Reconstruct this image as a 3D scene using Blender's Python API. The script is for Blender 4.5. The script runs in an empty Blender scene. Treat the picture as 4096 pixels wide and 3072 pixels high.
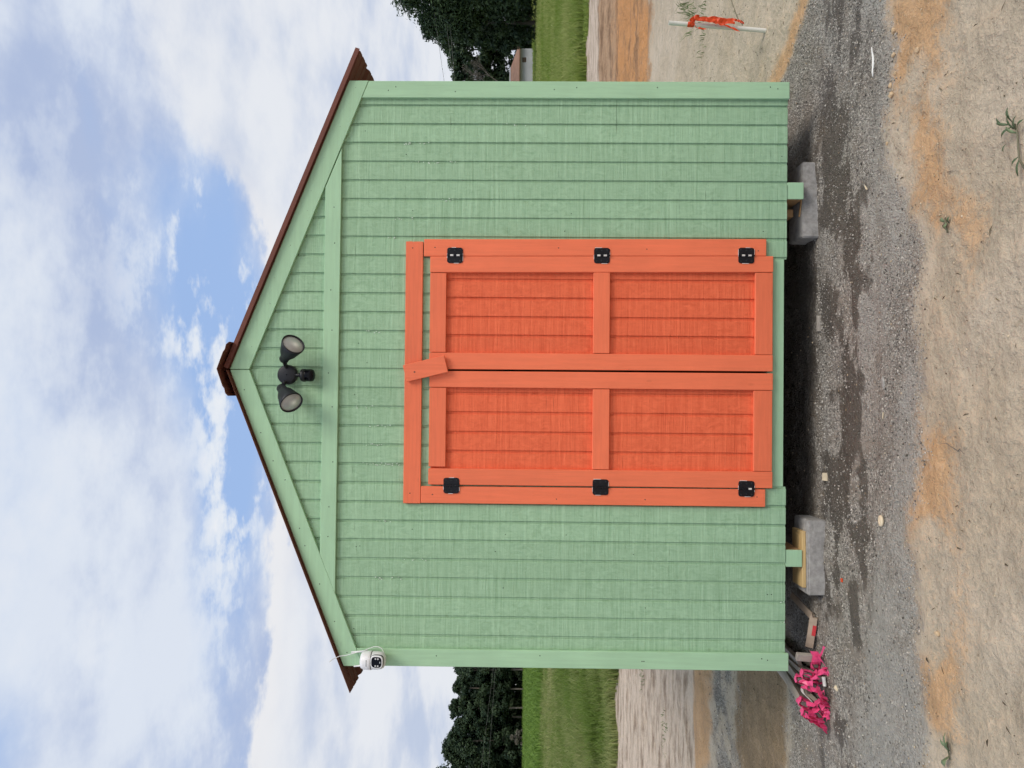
import bpy, bmesh, math, random
import numpy as np
from mathutils import Vector, Matrix

scene = bpy.context.scene
COL = scene.collection
rnd = random.Random(7)
rs = np.random.RandomState(11)
PI = math.pi

# ------------------------------------------------------------------ camera (phone held sideways: sky to the left)
CAM = Vector((-0.1179, -3.8029, 1.6049))
RIGHT = Vector((0.99989, -0.01198, 0.00913)); FWD = Vector((0.01185, 0.99982, 0.01496))
RIGHT = (RIGHT - FWD * RIGHT.dot(FWD) / FWD.length_squared).normalized(); FWD.normalize()
DOWN = FWD.cross(RIGHT)
cd = bpy.data.cameras.new('camera'); cd.sensor_width = 36; cd.lens = 24.966; cd.clip_start = 0.05; cd.clip_end = 3000
cam = bpy.data.objects.new('camera', cd); COL.objects.link(cam)
m = Matrix((DOWN, RIGHT, -FWD)).transposed().to_4x4(); m.translation = CAM
cam.matrix_world = m
scene.camera = cam

# ------------------------------------------------------------------ node helpers
class NT:
    def __init__(s, tree): s.t = tree; s.n = tree.nodes; s.l = tree.links
    def node(s, typ, **kw):
        n = s.n.new(typ)
        for k, v in kw.items(): setattr(n, k, v)
        return n
    def put(s, sock, val):
        if hasattr(val, 'is_linked') or isinstance(val, bpy.types.NodeSocket): s.l.new(val, sock)
        else:
            if sock.type == 'RGBA' and len(val) == 3: val = (*val, 1)
            sock.default_value = val
    def math(s, op, a, b=0.0, c=0.0, clamp=False):
        n = s.node('ShaderNodeMath', operation=op, use_clamp=clamp)
        s.put(n.inputs[0], a); s.put(n.inputs[1], b); s.put(n.inputs[2], c); return n.outputs[0]
    def vmath(s, op, a, b=(0, 0, 0)):
        n = s.node('ShaderNodeVectorMath', operation=op); s.put(n.inputs[0], a); s.put(n.inputs[1], b)
        return n.outputs[0]
    def noise(s, vec, scale=5.0, detail=4.0, rough=0.5, dist=0.0):
        n = s.node('ShaderNodeTexNoise'); s.put(n.inputs['Vector'], vec)
        n.inputs['Scale'].default_value = scale; n.inputs['Detail'].default_value = detail
        n.inputs['Roughness'].default_value = rough; n.inputs['Distortion'].default_value = dist
        return n.outputs[0]
    def ramp(s, v, a, b, lo=0.0, hi=1.0, smooth=True):
        n = s.node('ShaderNodeMapRange', interpolation_type='SMOOTHSTEP' if smooth else 'LINEAR')
        s.put(n.inputs[0], v); s.put(n.inputs[1], a); s.put(n.inputs[2], b); s.put(n.inputs[3], lo); s.put(n.inputs[4], hi)
        return n.outputs[0]
    def mix(s, f, a, b, blend='MIX'):
        n = s.node('ShaderNodeMix', data_type='RGBA', blend_type=blend)
        s.put(n.inputs[0], f); s.put(n.inputs[6], a); s.put(n.inputs[7], b); return n.outputs[2]
    def gain(s, col, v):
        n = s.node('ShaderNodeVectorMath', operation='SCALE'); s.put(n.inputs[0], col); s.put(n.inputs['Scale'], v); return n.outputs[0]
    def comb(s, x, y, z):
        n = s.node('ShaderNodeCombineXYZ'); s.put(n.inputs[0], x); s.put(n.inputs[1], y); s.put(n.inputs[2], z); return n.outputs[0]
    def sep(s, v):
        n = s.node('ShaderNodeSeparateXYZ'); s.put(n.inputs[0], v); return n.outputs

# ------------------------------------------------------------------ sky, sun, exposure
SUN_DIR = Vector((0.62, -0.60, 0.95)).normalized()          # towards the sun, thinly veiled, behind the photographer's right shoulder
SUN_EL = math.asin(SUN_DIR.z); SUN_AZ = math.atan2(SUN_DIR.x, SUN_DIR.y)
world = bpy.data.worlds.new('World'); scene.world = world; world.use_nodes = True
w = NT(world.node_tree); w.n.clear()
SKY_STRENGTH = 0.10
def build_sky():
    sky = w.node('ShaderNodeTexSky', sky_type='NISHITA'); sky.sun_disc = False
    sky.sun_elevation = SUN_EL; sky.sun_rotation = SUN_AZ
    sky.air_density = 1.0; sky.dust_density = 1.2; sky.ozone_density = 1.4
    tc = w.node('ShaderNodeTexCoord').outputs['Generated']
    x, y, z = w.sep(w.vmath('NORMALIZE', tc))[:3]
    zz = w.math('MAXIMUM', z, 0.0)
    az = w.math('ARCTAN2', x, y); el = w.math('ARCSINE', zz)
    inv = w.math('DIVIDE', 1.0, w.math('ADD', zz, 0.20))
    px = w.math('MULTIPLY', x, inv); py = w.math('MULTIPLY', y, inv)
    p = w.comb(px, py, 0.0); ps = w.comb(w.math('MULTIPLY', px, 0.5), py, 0.0)          # drawn out along x by the wind
    def blob(a0, e0, sa, se):
        da = w.math('DIVIDE', w.math('SUBTRACT', az, a0), sa); de = w.math('DIVIDE', w.math('SUBTRACT', el, e0), se)
        return w.math('EXPONENT', w.math('MULTIPLY', w.math('ADD', w.math('MULTIPLY', da, da), w.math('MULTIPLY', de, de)), -1.0))
    def addk(d, q, k): return w.math('ADD', d, w.math('MULTIPLY', q, k))
    big = w.noise(w.vmath('ADD', ps, (3.1, 7.7, 0.0)), 1.6, 3, 0.5)
    mid = w.noise(w.vmath('ADD', p, (11.4, 2.3, 5.0)), 4.2, 5, 0.6)
    puff = w.noise(w.vmath('ADD', w.comb(w.math('MULTIPLY', px, 0.75), py, 0.0), (5.2, 9.1, 1.0)), 6.5, 5, 0.62)
    fine = w.noise(w.vmath('ADD', p, (1.4, 8.3, 2.0)), 19.0, 2, 0.6)
    # high sheet, torn open where the blue shows
    d = addk(addk(w.math('MULTIPLY', big, 0.70), mid, 0.24), puff, 0.06)
    for a0, e0, sa, se, k in ((0.12, 0.425, 0.20, 0.075, -0.36), (0.30, 0.565, 0.30, 0.045, 0.09), (-0.05, 0.53, 0.25, 0.05, 0.05), (-0.17, 0.395, 0.20, 0.045, -0.26), (0.40, 0.525, 0.14, 0.016, -0.10), (-0.47, 0.58, 0.06, 0.03, -0.10), (-0.2, 0.50, 0.25, 0.05, 0.06)): d = addk(d, blob(a0, e0, sa, se), k)
    cA = w.ramp(d, 0.27, 0.55)
    lum = w.noise(w.vmath('ADD', ps, (21.0, 4.0, 0.0)), 2.0, 3, 0.52)
    lum = addk(addk(w.math('MULTIPLY', lum, 0.48), mid, 0.32), puff, 0.24)
    for a0, e0, sa, se, k in ((-0.2, 0.63, 0.30, 0.06, 0.10), (0.20, 0.54, 0.35, 0.05, -0.09), (-0.35, 0.46, 0.15, 0.06, 0.05)): lum = addk(lum, blob(a0, e0, sa, se), k)
    shA = w.ramp(lum, 0.42, 0.61)
    colA = w.mix(shA, (2.85, 3.40, 4.75), (4.85, 5.20, 5.80))
    # torn puffs in the gaps
    pd = addk(puff, fine, 0.12)
    cP = w.ramp(pd, 0.535, 0.67)
    colP = w.mix(w.ramp(pd, 0.62, 0.78), (4.9, 5.3, 5.9), (5.6, 5.75, 6.0))
    # bank of heaped cloud lower down, crisp upper edge
    fade = w.ramp(w.math('ABSOLUTE', az), 2.9, 1.6)
    ee = w.math('ADD', 0.352, w.math('MULTIPLY', w.math('MULTIPLY', w.ramp(az, 0.17, 0.46), fade), 0.135))
    ee = addk(ee, w.ramp(az, -0.05, -0.22), -0.010)
    nb_ = w.math('ADD', w.math('MULTIPLY', w.math('SUBTRACT', mid, 0.5), 0.085), w.math('MULTIPLY', w.math('SUBTRACT', puff, 0.5), 0.05))
    nb_ = addk(nb_, w.math('SUBTRACT', fine, 0.5), 0.018)
    bd = w.math('ADD', w.math('SUBTRACT', ee, el), nb_)
    soft = w.ramp(az, 0.20, 0.42, 0.020, 0.07)
    cB = w.ramp(bd, 0.0, soft)
    lb = addk(w.math('MULTIPLY', w.noise(w.vmath('ADD', ps, (2.0, 14.0, 3.0)), 2.6, 3, 0.55), 0.60), mid, 0.44)
    for a0, e0, sa, se, k in ((-0.45, 0.115, 0.05, 0.035, -0.16), (-0.35, 0.13, 0.06, 0.05, 0.05), (0.40, 0.30, 0.12, 0.10, 0.0), (-0.35, 0.32, 0.2, 0.05, 0.06)): lb = addk(lb, blob(a0, e0, sa, se), k)
    shB = w.ramp(lb, 0.33, 0.58)
    colB = w.mix(shB, (3.45, 3.95, 5.00), (5.25, 5.42, 5.75))
    top = w.math('MULTIPLY', w.ramp(bd, 0.075, 0.0), cB)
    colB = w.mix(w.math('MULTIPLY', top, w.ramp(az, 0.45, 0.2, 0.2, 0.8)), colB, (5.7, 5.65, 5.7))
    blue = w.mix(0.80, w.gain(sky.outputs[0], 0.75), (2.55, 3.70, 6.0))
    col = w.mix(w.math('MULTIPLY', cA, 0.95), blue, colA)
    col = w.mix(w.math('MULTIPLY', cP, w.math('SUBTRACT', 1.0, w.math('MULTIPLY', cA, 0.75))), col, colP)
    col = w.mix(w.math('MULTIPLY', cB, 0.97), col, colB)
    bg = w.node('ShaderNodeBackground'); w.put(bg.inputs[0], col); bg.inputs[1].default_value = SKY_STRENGTH
    out = w.node('ShaderNodeOutputWorld'); w.l.new(bg.outputs[0], out.inputs[0])
build_sky()
sd = bpy.data.lights.new('sun', 'SUN'); sd.energy = 1.5; sd.angle = math.radians(28); sd.color = (1.0, 0.93, 0.83)
sun = bpy.data.objects.new('sun', sd); COL.objects.link(sun)
sun.rotation_euler = (-SUN_DIR).to_track_quat('-Z', 'Y').to_euler(); sun.location = (6, -6, 10)
scene.view_settings.view_transform = 'Standard'; scene.view_settings.look = 'None'
scene.view_settings.exposure = 0.6; scene.view_settings.gamma = 1.0; scene.view_settings.use_curve_mapping = False
scene.render.engine = 'CYCLES'
scene.cycles.max_bounces = 6; scene.cycles.diffuse_bounces = 4; scene.cycles.glossy_bounces = 2; scene.cycles.transmission_bounces = 3
scene.cycles.use_adaptive_sampling = True; scene.cycles.adaptive_threshold = 0.02; scene.cycles.adaptive_min_samples = 10
world.cycles.sampling_method = 'MANUAL'; world.cycles.sample_map_resolution = 512
scene.render.resolution_x = 1024; scene.render.resolution_y = 768

# ------------------------------------------------------------------ mesh helpers
class MB:
    def __init__(s): s.v = []; s.f = []
    def add(s, vs, fs):
        k = len(s.v); s.v += [tuple(q) for q in vs]; s.f += [tuple(i + k for i in q) for q in fs]; return s
    def box(s, x0, x1, y0, y1, z0, z1, M=None):
        vs = [Vector((x, y, z)) for x in (x0, x1) for y in (y0, y1) for z in (z0, z1)]
        if M: vs = [M @ q for q in vs]
        return s.add(vs, [(0, 1, 3, 2), (4, 6, 7, 5), (0, 4, 5, 1), (2, 3, 7, 6), (0, 2, 6, 4), (1, 5, 7, 3)])
    def prism(s, poly, y0, y1):                                          # poly in x,z extruded along y
        n = len(poly); vs = [(a, y0, b) for a, b in poly] + [(a, y1, b) for a, b in poly]
        return s.add(vs, [tuple(range(n)), tuple(range(2 * n - 1, n - 1, -1))] + [(i, i + n, (i + 1) % n + n, (i + 1) % n) for i in range(n)])
    def tube(s, path, r, n=6, cap=True):
        path = [Vector(q) for q in path]; rr = r if isinstance(r, (list, tuple)) else [r] * len(path); vs = []; u = None
        for i, q in enumerate(path):
            t = (path[min(i + 1, len(path) - 1)] - path[max(i - 1, 0)]).normalized()
            if u is None: u = t.orthogonal().normalized()
            u = (u - t * u.dot(t)).normalized(); b = t.cross(u)
            vs += [q + (u * math.cos(2 * PI * k / n) + b * math.sin(2 * PI * k / n)) * rr[i] for k in range(n)]
        fs = [(i * n + k, i * n + (k + 1) % n, (i + 1) * n + (k + 1) % n, (i + 1) * n + k) for i in range(len(path) - 1) for k in range(n)]
        if cap: fs += [tuple(range(n - 1, -1, -1)), tuple(range((len(path) - 1) * n, len(path) * n))]
        return s.add(vs, fs)
    def lathe(s, prof, M, n=24):                                         # prof: (radius, height) about local z
        vs = []; fs = []; rings = []
        for r, h in prof:
            if r < 1e-6: rings.append([len(vs)]); vs.append(M @ Vector((0, 0, h)))
            else:
                rings.append(list(range(len(vs), len(vs) + n)))
                vs += [M @ Vector((r * math.cos(2 * PI * k / n), r * math.sin(2 * PI * k / n), h)) for k in range(n)]
        for a, b in zip(rings, rings[1:]):
            for k in range(n):
                k2 = (k + 1) % n
                if len(a) == 1 and len(b) == 1: continue
                if len(a) == 1: fs.append((a[0], b[k], b[k2]))
                elif len(b) == 1: fs.append((a[k], a[k2], b[0]))
                else: fs.append((a[k], a[k2], b[k2], b[k]))
        return s.add(vs, fs)
    def ribbon(s, path, width, wdir, thick=0.0):
        path = [Vector(q) for q in path]; vs = []
        for i, q in enumerate(path):
            ww = width[i] if isinstance(width, (list, tuple)) else width
            wd = Vector(wdir[i] if isinstance(wdir, list) else wdir).normalized()
            vs += [q - wd * ww / 2, q + wd * ww / 2]
        return s.add(vs, [(2 * i, 2 * i + 1, 2 * i + 3, 2 * i + 2) for i in range(len(path) - 1)])
    def build(s, name, mat, parent=None, smooth=False, bevel=0.0, seg=1, kind=None, solid=0.0):
        me = bpy.data.meshes.new(name); me.from_pydata(s.v, [], s.f)
        bm = bmesh.new(); bm.from_mesh(me); bmesh.ops.recalc_face_normals(bm, faces=bm.faces); bm.to_mesh(me); bm.free()
        o = link(name, me, mat, parent)
        if smooth: me.polygons.foreach_set('use_smooth', [True] * len(me.polygons))
        if solid:
            q = o.modifiers.new('thickness', 'SOLIDIFY'); q.thickness = solid; q.offset = 0
        if bevel:
            q = o.modifiers.new('bevel', 'BEVEL'); q.width = bevel; q.segments = seg; q.limit_method = 'ANGLE'; q.angle_limit = math.radians(40)
        if kind: o['kind'] = kind
        return o
def link(name, me, mat, parent=None):
    o = bpy.data.objects.new(name, me); COL.objects.link(o)
    if mat: me.materials.append(mat)
    if parent:
        o.parent = parent
        if parent.type == 'EMPTY' and parent.get('_world'): o.matrix_parent_inverse = Matrix.Translation(-parent.location)
    return o
def tag(o, label, cat, group=None):
    o['label'] = label; o['category'] = cat
    if group: o['group'] = group
    return o
def thing(name, label, cat, loc=(0, 0, 0), group=None, local=False):
    o = bpy.data.objects.new(name, None); COL.objects.link(o); o.location = loc; o.empty_display_size = 0.1
    if not local: o['_world'] = 1                                        # children are modelled in world coordinates
    return tag(o, label, cat, group)
def frame(origin, zdir, xhint=(1, 0, 0)):
    zd = Vector(zdir).normalized(); xd = Vector(xhint); xd = (xd - zd * xd.dot(zd)).normalized(); yd = zd.cross(xd)
    M = Matrix((xd, yd, zd)).transposed().to_4x4(); M.translation = Vector(origin); return M
def npmesh(name, V, F, mat, tone=None, parent=None, kind=None, tri=True):
    me = bpy.data.meshes.new(name); V = np.asarray(V, np.float32); F = np.asarray(F, np.int32)
    me.vertices.add(len(V)); me.vertices.foreach_set('co', V.ravel())
    k = F.shape[1]; me.loops.add(F.size); me.loops.foreach_set('vertex_index', F.ravel())
    me.polygons.add(len(F)); me.polygons.foreach_set('loop_start', np.arange(0, F.size, k, dtype=np.int32))
    me.update(calc_edges=True)
    if tone is not None:
        at = me.attributes.new('tone', 'FLOAT', 'POINT'); at.data.foreach_set('value', np.asarray(tone, np.float32))
    me.validate()
    o = link(name, me, mat, parent)
    if kind: o['kind'] = kind
    return o

_LAT = {s: np.random.RandomState(100 + s).rand(256, 256) for s in range(12)}
def vnoise(x, y, s=0):
    L = _LAT[s % 12]; xi = np.floor(x).astype(int); yi = np.floor(y).astype(int); fx = x - xi; fy = y - yi
    fx = fx * fx * (3 - 2 * fx); fy = fy * fy * (3 - 2 * fy)
    a = L[xi & 255, yi & 255]; b = L[(xi + 1) & 255, yi & 255]; c = L[xi & 255, (yi + 1) & 255]; d = L[(xi + 1) & 255, (yi + 1) & 255]
    return (a * (1 - fx) + b * fx) * (1 - fy) + (c * (1 - fx) + d * fx) * fy
def fbm(x, y, s=0, o=4, g=0.5):
    t = 0; a = 1; n = 0
    for k in range(o): t = t + a * vnoise(x * 2 ** k + 17.3 * k, y * 2 ** k + 5.1 * k, s + k); n += a; a *= g
    return t / n
def sst(a, b, x): t = np.clip((x - a) / (b - a), 0, 1); return t * t * (3 - 2 * t)

# ------------------------------------------------------------------ materials
MATS = {}
def new_mat(name):
    mt = bpy.data.materials.new(name); mt.use_nodes = True; t = NT(mt.node_tree); t.n.clear()
    b = t.node('ShaderNodeBsdfPrincipled'); o = t.node('ShaderNodeOutputMaterial'); t.l.new(b.outputs[0], o.inputs[0])
    MATS[name] = mt; return mt, t, b
def bump(t, b, h, strength=0.3, dist=0.002):
    n = t.node('ShaderNodeBump'); n.inputs['Strength'].default_value = strength; n.inputs['Distance'].default_value = dist
    t.put(n.inputs['Height'], h); t.l.new(n.outputs[0], b.inputs['Normal'])
def simple(name, col, rough=0.6, var=0.12, scale=30, metal=0.0, bstr=0.15, bdist=0.001, stretch=(1, 1, 1)):
    mt, t, b = new_mat(name); oc = t.node('ShaderNodeTexCoord').outputs['Object']; v = t.vmath('MULTIPLY', oc, stretch)
    n = t.noise(v, scale, 5, 0.6); n2 = t.noise(v, scale * 0.13, 3, 0.5)
    k = t.math('ADD', t.ramp(n, 0.25, 0.75, -var, var, False), t.ramp(n2, 0.3, 0.7, -var * 0.7, var * 0.7, False))
    t.put(b.inputs['Base Color'], t.gain(t.mix(0.0, col, col), t.math('ADD', k, 1.0)))
    b.inputs['Roughness'].default_value = rough; b.inputs['Metallic'].default_value = metal
    if bstr: bump(t, b, n, bstr, bdist)
    return mt
def paint_siding(name, col, dark):
    """rough-sawn plywood siding under one coat of paint: saw lines run across the boards"""
    mt, t, b = new_mat(name); oc = t.node('ShaderNodeTexCoord').outputs['Object']
    x, y, z = t.sep(oc)[:3]
    saw = t.noise(t.vmath('MULTIPLY', oc, (3.0, 1.0, 105.0)), 1.0, 4, 0.75)
    saw2 = t.noise(t.vmath('MULTIPLY', oc, (2.0, 1.0, 70.0)), 1.0, 4, 0.6)
    fr = t.math('FRACT', t.math('DIVIDE', t.math('ADD', z, t.math('MULTIPLY', t.noise(oc, 1.3, 2), 0.03)), 0.186))
    chat = t.math('ABSOLUTE', t.math('SUBTRACT', fr, 0.5))
    chat = t.math('MULTIPLY', t.ramp(chat, 0.045, 0.012), t.ramp(t.noise(t.vmath('MULTIPLY', oc, (9.0, 1.0, 3.0)), 1.0, 2, 0.5), 0.42, 0.60))
    grain = t.noise(t.vmath('MULTIPLY', oc, (95.0, 1.0, 9.0)), 1.0, 5, 0.65, 0.6)
    blot = t.noise(t.vmath('ADD', oc, (3.0, 0, 1.0)), 4.5, 4, 0.6)
    swirl = t.noise(t.vmath('MULTIPLY', oc, (34.0, 1.0, 22.0)), 1.0, 5, 0.6, 1.2)
    inten = t.ramp(blot, 0.35, 0.65, 0.45, 1.0)
    cen = lambda q: t.math('SUBTRACT', q, 0.5)
    h = t.math('MULTIPLY', t.math('ADD', t.math('MULTIPLY', cen(saw), 1.25), t.math('MULTIPLY', cen(saw2), 0.7)), inten)
    h = t.math('ADD', h, t.math('MULTIPLY', chat, t.math('MULTIPLY', saw, 0.25)))
    h = t.math('ADD', h, t.math('MULTIPLY', t.math('MULTIPLY', cen(swirl), t.math('SUBTRACT', 1.15, inten)), 1.3))
    h = t.math('ADD', h, t.math('MULTIPLY', cen(grain), 0.30)); h = t.math('ADD', h, 0.5)
    k = t.ramp(h, 0.26, 0.74, 0.0, 1.0, False)
    crack = t.ramp(t.noise(t.vmath('MULTIPLY', oc, (2.5, 1.0, 95.0)), 1.0, 2, 0.5), 0.34, 0.26)
    crack = t.math('MULTIPLY', crack, t.ramp(t.noise(t.vmath('MULTIPLY', oc, (7.0, 1.0, 5.0)), 1.0, 2, 0.5), 0.45, 0.6))
    h = t.math('SUBTRACT', h, t.math('MULTIPLY', crack, 0.5))
    ri = t.node('ShaderNodeObjectInfo').outputs['Random']
    c = t.mix(t.math('MULTIPLY', crack, 0.55), t.mix(k, dark, col), t.gain(t.mix(0.0, dark, dark), 0.6))
    c = t.gain(c, t.math('ADD', t.ramp(blot, 0.3, 0.7, 0.985, 1.015, False), t.math('MULTIPLY', t.math('SUBTRACT', ri, 0.5), 0.08)))
    t.put(b.inputs['Base Color'], c); b.inputs['Roughness'].default_value = 0.62; b.inputs['Specular IOR Level'].default_value = 0.3
    bump(t, b, h, 0.8, 0.003)
    return mt
def paint_board(name, col, along='z'):
    mt, t, b = new_mat(name); oc = t.node('ShaderNodeTexCoord').outputs['Object']
    ri = t.node('ShaderNodeObjectInfo').outputs['Random']
    st = {'z': (70, 70, 4), 'x': (4, 70, 70)}[along]
    v = t.vmath('ADD', t.vmath('MULTIPLY', oc, st), t.comb(t.math('MULTIPLY', ri, 40.0), 0, 0))
    g = t.noise(v, 1.0, 4, 0.55, 0.5); bl = t.noise(oc, 3.0, 4, 0.6); brush = t.noise(t.vmath('MULTIPLY', oc, tuple(q * 3.0 for q in st)), 1.0, 2, 0.5)
    k = t.math('ADD', t.ramp(g, 0.3, 0.7, -0.06, 0.05, False), t.ramp(bl, 0.3, 0.7, -0.06, 0.05, False))
    vk = t.node('ShaderNodeTexVoronoi'); t.put(vk.inputs['Vector'], t.vmath('MULTIPLY', t.vmath('ADD', oc, t.comb(ri, 0.0, ri)), (8.5, 0.0, 3.6) if along == 'z' else (3.6, 0.0, 8.5))); vk.inputs['Scale'].default_value = 1.0
    k = t.math('SUBTRACT', k, t.math('MULTIPLY', t.ramp(vk.outputs['Distance'], 0.075, 0.03), 0.10))
    k = t.math('ADD', k, t.math('ADD', 1.0, t.math('MULTIPLY', t.math('SUBTRACT', ri, 0.5), 0.07)))
    t.put(b.inputs['Base Color'], t.gain(t.mix(0.0, col, col), k))
    b.inputs['Roughness'].default_value = 0.5; b.inputs['Specular IOR Level'].default_value = 0.35
    bump(t, b, t.math('ADD', g, t.math('MULTIPLY', brush, 0.6)), 0.35, 0.0014)
    return mt
GREEN = (0.375, 0.57, 0.375); GREEN_D = (0.245, 0.405, 0.245)
ORANGE = (0.87, 0.175, 0.075); ORANGE_D = (0.66, 0.105, 0.040)
m_green = paint_siding('green_siding_paint', GREEN, GREEN_D)
m_green_v = paint_board('green_board_paint', (0.375, 0.585, 0.375), 'z')
m_green_h = paint_board('green_board_paint_level', (0.365, 0.57, 0.365), 'x')
m_orange = paint_siding('orange_siding_paint', ORANGE, ORANGE_D)
m_orange_v = paint_board('orange_board_paint', (0.83, 0.185, 0.085), 'z')
m_orange_h = paint_board('orange_board_paint_level', (0.82, 0.18, 0.082), 'x')
m_inside = simple('bare_interior_timber', (0.30, 0.21, 0.12), 0.8, 0.2, 20)
m_lumber = simple('brown_treated_timber', (0.36, 0.215, 0.10), 0.75, 0.22, 14, stretch=(1, 0.1, 1))
m_pine = simple('yellow_pine', (0.62, 0.43, 0.19), 0.65, 0.2, 16, stretch=(0.12, 1, 1))
m_roof = simple('barn_red_sheet_metal', (0.125, 0.034, 0.019), 0.75, 0.12, 12, bstr=0.03)
m_black = simple('black_powder_coat', (0.017, 0.018, 0.022), 0.45, 0.2, 200, bstr=0.08, bdist=0.0004)
m_hinge = simple('black_hinge_enamel', (0.010, 0.010, 0.014), 0.28, 0.3, 120, bstr=0.15, bdist=0.0006)
m_hinge.node_tree.nodes['Principled BSDF'].inputs['Specular IOR Level'].default_value = 0.22
m_black.node_tree.nodes['Principled BSDF'].inputs['Specular IOR Level'].default_value = 0.3
m_steel = simple('bare_worn_steel', (0.82, 0.80, 0.78), 0.3, 0.2, 90, metal=0.35, bstr=0.1)
m_white = simple('white_plastic', (0.74, 0.74, 0.75), 0.35, 0.04, 20, bstr=0.0)
m_grey = simple('grey_print', (0.33, 0.36, 0.36), 0.5, 0.05, 20, bstr=0.0)
m_seam = simple('dark_seam', (0.06, 0.065, 0.07), 0.6, 0.05, 20, bstr=0.0)
m_glossblack = simple('gloss_black_plastic', (0.004, 0.004, 0.006), 0.06, 0.05, 20, bstr=0.0)
m_glossblack.node_tree.nodes['Principled BSDF'].inputs['Specular IOR Level'].default_value = 0.18
m_led = simple('led_lens', (0.55, 0.55, 0.55), 0.25, 0.05, 40, bstr=0.0)
m_nail = simple('dark_nail_hole', (0.03, 0.035, 0.03), 0.7, 0.1, 50, bstr=0.0)
m_chip = simple('pale_paint_flake', (0.66, 0.76, 0.66), 0.7, 0.1, 80, bstr=0.0)
m_block = simple('concrete', (0.33, 0.315, 0.295), 0.9, 0.34, 34, bstr=0.8, bdist=0.003)
m_pvc = simple('white_pvc', (0.72, 0.71, 0.66), 0.4, 0.08, 14, bstr=0.05)
m_stake = simple('weathered_lath', (0.29, 0.245, 0.20), 0.85, 0.25, 16, stretch=(1, 0.15, 1), bstr=0.3)
m_stake_end = simple('lath_end_grain', (0.13, 0.115, 0.10), 0.9, 0.3, 90)
m_broken = simple('split_lath', (0.40, 0.31, 0.23), 0.8, 0.22, 20, bstr=0.3)
m_redpaint = simple('red_marker_paint', (0.50, 0.035, 0.04), 0.7, 0.25, 40)
m_chipwood = simple('pale_cut_wood', (0.66, 0.55, 0.38), 0.75, 0.15, 30, bstr=0.3)
m_greywood = simple('grey_wood_offcut', (0.38, 0.34, 0.29), 0.8, 0.2, 30, bstr=0.3)
def tape(name, col):
    mt, t, b = new_mat(name); oc = t.node('ShaderNodeTexCoord').outputs['Object']
    n = t.noise(oc, 45, 4, 0.6); b.inputs['Roughness'].default_value = 0.34
    t.put(b.inputs['Base Color'], t.gain(t.mix(0.0, col, col), t.ramp(n, 0.3, 0.7, 0.82, 1.10)))
    tr = t.node('ShaderNodeBsdfTranslucent'); t.put(tr.inputs[0], col)
    ms = t.node('ShaderNodeMixShader'); ms.inputs[0].default_value = 0.3
    t.l.new(b.outputs[0], ms.inputs[1]); t.l.new(tr.outputs[0], ms.inputs[2])
    t.l.new(ms.outputs[0], [q for q in t.n if q.type == 'OUTPUT_MATERIAL'][0].inputs[0]); bump(t, b, n, 0.3, 0.002); return mt
m_pink = tape('pink_flagging_tape', (0.95, 0.11, 0.30))
m_flag = tape('orange_flagging_tape', (0.84, 0.10, 0.025))
def leafy(name, c0, c1, trans=0.25, rough=0.6):
    mt, t, b = new_mat(name); at = t.node('ShaderNodeAttribute', attribute_name='tone').outputs['Fac']
    c = t.mix(at, c0, c1); t.put(b.inputs['Base Color'], c); b.inputs['Roughness'].default_value = rough; b.inputs['Specular IOR Level'].default_value = 0.2
    tr = t.node('ShaderNodeBsdfTranslucent'); t.put(tr.inputs[0], c); ms = t.node('ShaderNodeMixShader'); ms.inputs[0].default_value = trans
    t.l.new(b.outputs[0], ms.inputs[1]); t.l.new(tr.outputs[0], ms.inputs[2])
    t.l.new(ms.outputs[0], [q for q in t.n if q.type == 'OUTPUT_MATERIAL'][0].inputs[0]); return mt
m_leaf = leafy('broad_leaf_foliage', (0.018, 0.040, 0.023), (0.075, 0.115, 0.045))
m_pineleaf = leafy('far_wood_foliage', (0.018, 0.038, 0.023), (0.066, 0.100, 0.046))
m_twig = leafy('bare_twigs', (0.10, 0.09, 0.075), (0.17, 0.16, 0.12), 0.0)
m_grass = leafy('field_grass_blades', (0.155, 0.235, 0.045), (0.42, 0.42, 0.19), 0.4)
m_crop = leafy('far_crop_blades', (0.13, 0.23, 0.04), (0.22, 0.33, 0.07), 0.4)
m_lime = leafy('verge_grass_blades', (0.20, 0.29, 0.05), (0.44, 0.46, 0.17), 0.4)
m_weed = leafy('weed_leaves', (0.09, 0.15, 0.05), (0.22, 0.28, 0.12), 0.2)
m_bark = simple('grey_bark', (0.13, 0.115, 0.095), 0.9, 0.25, 6)
m_palebark = simple('pale_pine_bark', (0.23, 0.20, 0.165), 0.9, 0.25, 6)
m_wire = simple('power_cable', (0.16, 0.165, 0.14), 0.6, 0.1, 5, bstr=0)
m_stone = leafy('gravel_stone', (0.085, 0.077, 0.066), (0.74, 0.68, 0.59), 0.0, 0.9)
m_pebble = leafy('sandy_pebble', (0.34, 0.24, 0.14), (0.68, 0.56, 0.40), 0.0, 0.85)
m_litter = leafy('dry_litter', (0.05, 0.04, 0.028), (0.20, 0.16, 0.10), 0.1, 0.9)

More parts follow.
